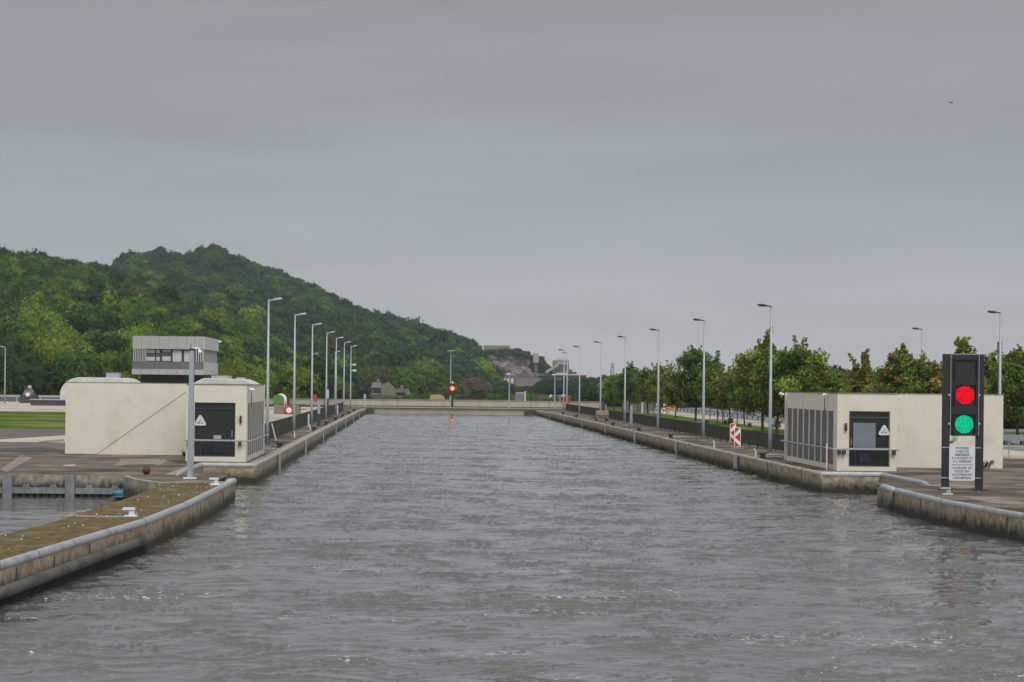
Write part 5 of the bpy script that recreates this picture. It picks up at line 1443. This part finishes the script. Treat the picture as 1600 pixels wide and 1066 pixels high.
for (a, b, t1, t2, lab) in ((446, 474, 613, 626, 'low brown roofed farm shed left of the red box'), (473, 503, 603, 626, 'taller brown roofed barn behind the third left lamp')):
    xa_, xb_ = W(a, 610, D).x, W(b, 610, D).x; z1_ = W(a, t1, D).z; zm = z1_ - 1.6
    r = thing('farm_barn', (0, 0, 0), lab, 'barn')
    MB().box(xa_, xb_, D, D + 10, 0, max(1.2, zm - .3)).build('wall', M['stone'], r)
    MB().prism([(D - .6, max(1.2, zm - .3)), (D + 10.6, max(1.2, zm - .3)), (D + 5, z1_)], 'x', xa_ - .4, xb_ + .4).build('roof', M['roofbrown'], r)
    MB().box(xa_ + 1.2, xa_ + 2.4, D - .05, D - .01, .5, 1.8).build('door', M['iron'], r)
    D += 24
r = thing('glass_shed', (0, 0, 0), 'pale blue grey shed among the bushes beyond the parapet', 'shed')
D = 380; xa_, xb_ = W(806, 620, D).x, W(821, 620, D).x
MB().box(xa_, xb_, D, D + 3, 0, W(810, 613, D).z).build('wall', M['galv'], r)
for k in range(5): MB().box(xa_ + .15 + k * .38, xa_ + .35 + k * .38, D - .03, D - .005, 1.2, W(810, 614, D).z - .2).build('window', M['slate'], r)
MB().box(xb_ - .25, xb_ + .1, D - .2, D + .1, 0, W(810, 611.5, D).z).build('corner_post', M['towerlight'], r)
r = thing('camera_gantry', (W(875, 620, 302).x, 302, GZ), 'horizontal arm with white camera behind the parapet by the end lamp', 'gantry')
ah = W(870, 619, 302).z - GZ
MB().box(-.08, .08, -.08, .08, 0, ah).build('post', M['galv'], r); MB().box(-1.4, .8, -.05, .05, ah, ah + .12).build('arm', M['galv'], r)
MB().tube([(-1.6, 0, ah - .2), (-1.35, 0, ah + .2)], .14, 8).build('camera', M['white'], r); MB().box(.25, .85, -.1, .1, ah - .05, ah + .2).build('box', M['white'], r)
mb_ = MB(); xa_, xb_ = W(671, 618, 438).x, W(696, 618, 438).x
mb_.prism([(xa_, .6), (xb_, .6), (xb_ - .3, 1.5), (xb_ - 1.0, 1.85), (xa_ + .3, 1.8)], 'y', 438, 442)
tag(mb_.build('straw_stack', M['dune'], None), 'long yellow straw stack below the far wood', 'straw stack')
# pale scar on the hillside
rr_ = MB(); q = W(519, 588, 430)
pl = [(q.x - 1.6, .5), (q.x + 2.3, .5), (q.x + 2.0, q.z - 1.6), (q.x + .3, q.z + .8), (q.x - .6, q.z + 2.0), (q.x - 1.4, q.z + 1.4)]
tag(rr_.prism(pl, 'y', 372, 376).build('sandy_bank', M['beige'], None, bevel=.3), 'pale sandy bank showing between the trees behind the left lamps', 'bank')

# ------------------------------------------------------------------ quarry cliff and plant
QD = 1500
us = np.linspace(736, 846, 70); vs_ = np.linspace(0, 1, 40)
V = np.zeros((40, 70, 3)); r = np.random.default_rng(2)
for j, v in enumerate(vs_):
    for i, u in enumerate(us):
        yt = np.interp(u, [736, 765, 800, 830, 846], [552, 552, 552, 559, 570]); yb2 = 592
        y_ = yb2 + (yt - yb2) * v
        q = W(u, y_, QD)
        V[j, i] = (q.x, QD + 10 * v + 5 * noise2(q.x, q.z * 1.5, 6) + 3 * noise2(q.x, q.z, 2.2) + r.normal() * .8 + 3 * (round(v * 4) / 4), q.z)
ii = (np.arange(39)[:, None] * 70 + np.arange(69)[None, :]).ravel()
o = numpy_mesh('quarry_cliff', V.reshape(-1, 3), np.stack([ii, ii + 1, ii + 71, ii + 70], 1), M['rock'])
tag(o, kind='structure')
V2 = np.array([tuple(W(736, 553, QD + 14)), tuple(W(846, 571, QD + 14)), tuple(W(846, 571, QD + 300)), tuple(W(736, 553, QD + 300))]); V2[2:, 2] = V2[:2, 2][::-1]
tag(numpy_mesh('quarry_plateau', V2, np.array([[0, 1, 2, 3]]), M['hill']), kind='structure')
top = []
random.seed(31)
for k in range(150):
    u = random.uniform(738, 838)
    yt = np.interp(u, [738, 770, 800, 812, 825, 838, 846], [546, 546, 544, 545, 549, 560, 568]) + random.uniform(0, 8)
    D = QD + random.uniform(-2, 40); q = W(u, yt, D); r_ = random.uniform(2.0, 3.4)
    c = random.choice([DK, BLU, (.045, .055, .03), BRN, MID]); top.append((q.x, D, q.z - r_ * .5, r_, r_ * .9, c))
for k in range(70):
    u = random.uniform(835, 862); yt = np.interp(u, [835, 845, 852, 862], [556, 558, 568, 578]) + random.uniform(0, 20)
    D = QD - random.uniform(20, 90); q = W(u, yt, D); r_ = random.uniform(3, 5)
    top.append((q.x, D, q.z - r_ * .5, r_, r_, random.choice([DK, BLU, DK])))
for k in range(22):
    u = random.uniform(768, 800); yt = np.interp(u, [768, 800], [592, 600]) + random.uniform(0, 12)
    D = QD - random.uniform(30, 120); q = W(u, yt, D); r_ = random.uniform(3, 5)
    top.append((q.x, D, q.z - r_ * .5, r_, r_, random.choice([DK, BLU, MID])))
tag(forest('quarry_scrub', top, TS, M['leaf']), 'dark scrub crowning the quarry cliff', 'scrub', kind='stuff')
o = MB().box(W(757, 542, QD + 20).x, W(797, 542, QD + 20).x, QD + 20, QD + 40, W(780, 546, QD + 20).z - 6, W(780, 540, QD + 20).z).build('quarry_terrace', M['plant'], None)
tag(o, 'long pale terrace wall on top of the quarry cliff', 'wall')
PD = 1250
r = thing('quarry_plant', (0, 0, 0), 'grey quarry works with headhouse, sloping conveyor and long low deck', 'industrial plant')
def pb(name, x0, x1, y0, y1, m, d0=0, d1=8):
    a, b = W(x0, y0, PD + d0), W(x1, y1, PD + d0)
    return MB().box(a.x, b.x, PD + d0, PD + d1, b.z, a.z).build(name, M[m], r)
pb('long_deck', 808, 917, 585, 588, 'plant', 0, 10)
pb('deck_fascia', 843, 916, 586.2, 592.5, 'plantdark', 1, 9)
pb('deck_rail', 775, 870, 583, 584.5, 'plantlight', -.5, 0)
pb('concrete_block', 805, 843, 588, 603, 'plant', 1, 12)
pb('end_wall', 843.2, 846, 588, 603, 'plantlight', 1, 12)
pb('headhouse', 865, 889, 563, 583, 'plant', 3, 12)
pb('upper_storey', 872, 887, 559.5, 562.9, 'towerlight', 4, 11)
pb('dark_bay', 870, 888, 571, 574, 'plantdark', 2.4, 2.9)
pb('dark_bay', 866, 884, 576, 579, 'plantdark', 2.4, 2.9)
pb('pale_band', 871, 886, 565.5, 569.5, 'plantlight', 2.4, 2.9)
pb('step_block', 889.2, 894, 577.5, 585, 'plantdark', 3, 10)
pb('step_block', 894.2, 901, 581, 585, 'plantdark', 3, 10)
pb('frame_deck', 776, 806, 584.6, 587, 'plantlight', 1, 6)
pb('frame_deck', 783, 806, 590, 591.5, 'plantlight', 1, 6)
pb('frame_deck', 788, 806, 595.5, 597.5, 'plantlight', 1, 6)
for x in (779, 785, 791, 797, 803): pb('pillar', x, x + .8, 587, 606, 'plantdark', 2, 3)
for x in range(850, 916, 8): pb('pillar', x, x + 1, 592, 604, 'plantdark', 2, 3)
a, b = W(853, 582, PD - 3), W(872, 570, PD - 3)
MB().tube([tuple(a), tuple(b)], 1.1, 4).build('conveyor_gallery', M['plantlight'], r)
pb('silo', 833.5, 841.5, 552.5, 567, 'galv', 60, 66)
pb('silo_frame', 835, 840, 567.1, 592, 'plantdark', 61, 65)
# lattice mast
MDp = 640
q0, q1 = W(955.5, 620, MDp), W(957.5, 567, MDp)
r = thing('lattice_mast', (q0.x, MDp, 0), 'dark lattice crane mast rising behind the left end of the tree row', 'mast')
h = q1.z
lat = MB()
for sx, sy in ((-1, -1), (1, -1), (1, 1), (-1, 1)): lat.tube([(sx * .8, sy * .8, 0), (sx * .35 + .3, sy * .3, h)], .09, 4)
for k in range(9):
    z = h * k / 9; z2 = h * (k + 1) / 9; w1 = .8 - .45 * k / 9
    lat.tube([(-w1, -w1, z), (w1, -w1, z2)], .06, 4); lat.tube([(w1, -w1, z), (-w1, -w1, z2)], .06, 4)
lat.build('lattice', M['plantdark'], r)
MB().tube([(-.6, 0, h * .72), (.3, 0, h * .9)], .1, 4).build('jib', M['plantdark'], r)
# a block of flats far behind the trees
r = thing('tower_block', (0, 0, 0), 'pale blue grey tower block glimpsed between the trees', 'building')
a, b = W(1149.5, 580, 900), W(1157, 592, 900)
MB().box(a.x, b.x, 900, 908, 0, a.z).build('wall', M['slate'], r); MB().box(a.x + .3, b.x - .3, 899.9, 899.99, a.z - 1.6, a.z - .9).build('window_band', M['glass'], r)
# hedge strip closing the lawn behind the road
hg = belt([(1000, 632), (1240, 631)], 150, 335, 345, (1.0, 1.5), [(.02, .05, .03), DK], 33)
tag(forest('hedge', [(x, y, .9 + random.uniform(0, .3), a_, 1.0, c) for (x, y, z, a_, b_, c) in hg], TS, M['leaf']), 'dark hedge closing the view behind the road', 'hedge', kind='stuff')
# parked cars are hidden; a couple of birds are not
def bird(px, py, D, s, label):
    q = W(px, py, D); r = thing('bird', tuple(q), label, 'bird', 'birds in the sky')
    m_ = MB()
    prof = [(-.22, .012), (-.15, .03), (0, .055), (.10, .05), (.17, .03), (.22, .008)]
    m_.tube([(x * s, 0, .01 * s) for x, _ in prof], [w_ * s for _, w_ in prof], 8)
    m_.prism([(.05 * s, .03 * s), (-.08 * s, .03 * s), (-.26 * s, .30 * s), (-.16 * s, .33 * s), (.0, .22 * s)], 'z', .02 * s, .035 * s)
    m_.prism([(.05 * s, -.03 * s), (-.08 * s, -.03 * s), (-.24 * s, -.22 * s), (-.14 * s, -.26 * s), (.0, -.18 * s)], 'z', .02 * s, .035 * s)
    m_.prism([(-.20 * s, .02 * s), (-.32 * s, .05 * s), (-.32 * s, -.05 * s), (-.20 * s, -.02 * s)], 'z', 0, .012 * s)
    m_.build('body', M['ink'], r); r.rotation_euler = (R(25), R(-12), R(20))
bird(1487, 160.5, 130, .62, 'small dark bird high in the sky at the upper right')
bird(811, 529, 260, .40, 'tiny dark bird above the quarry cliff')
bird(1003, 511, 220, .35, 'tiny dark bird between the right quay lamps')

# ------------------------------------------------------------------ haze
HZ = .00008
hb = MB().box(-2600, 2600, -150, 3300, -3, 190).build('haze', M['ink'])
hm = bpy.data.materials.new('haze_air'); hm.use_nodes = True; t_ = hm.node_tree; t_.nodes.clear()
ho = N(t_, 'ShaderNodeOutputMaterial'); hv = N(t_, 'ShaderNodeVolumePrincipled')
hv.inputs['Color'].default_value = (.80, .88, 1.0, 1); hv.inputs['Density'].default_value = HZ
t_.links.new(hv.outputs[0], ho.inputs['Volume'])
hb.data.materials.clear(); hb.data.materials.append(hm)
tag(hb, kind='stuff')
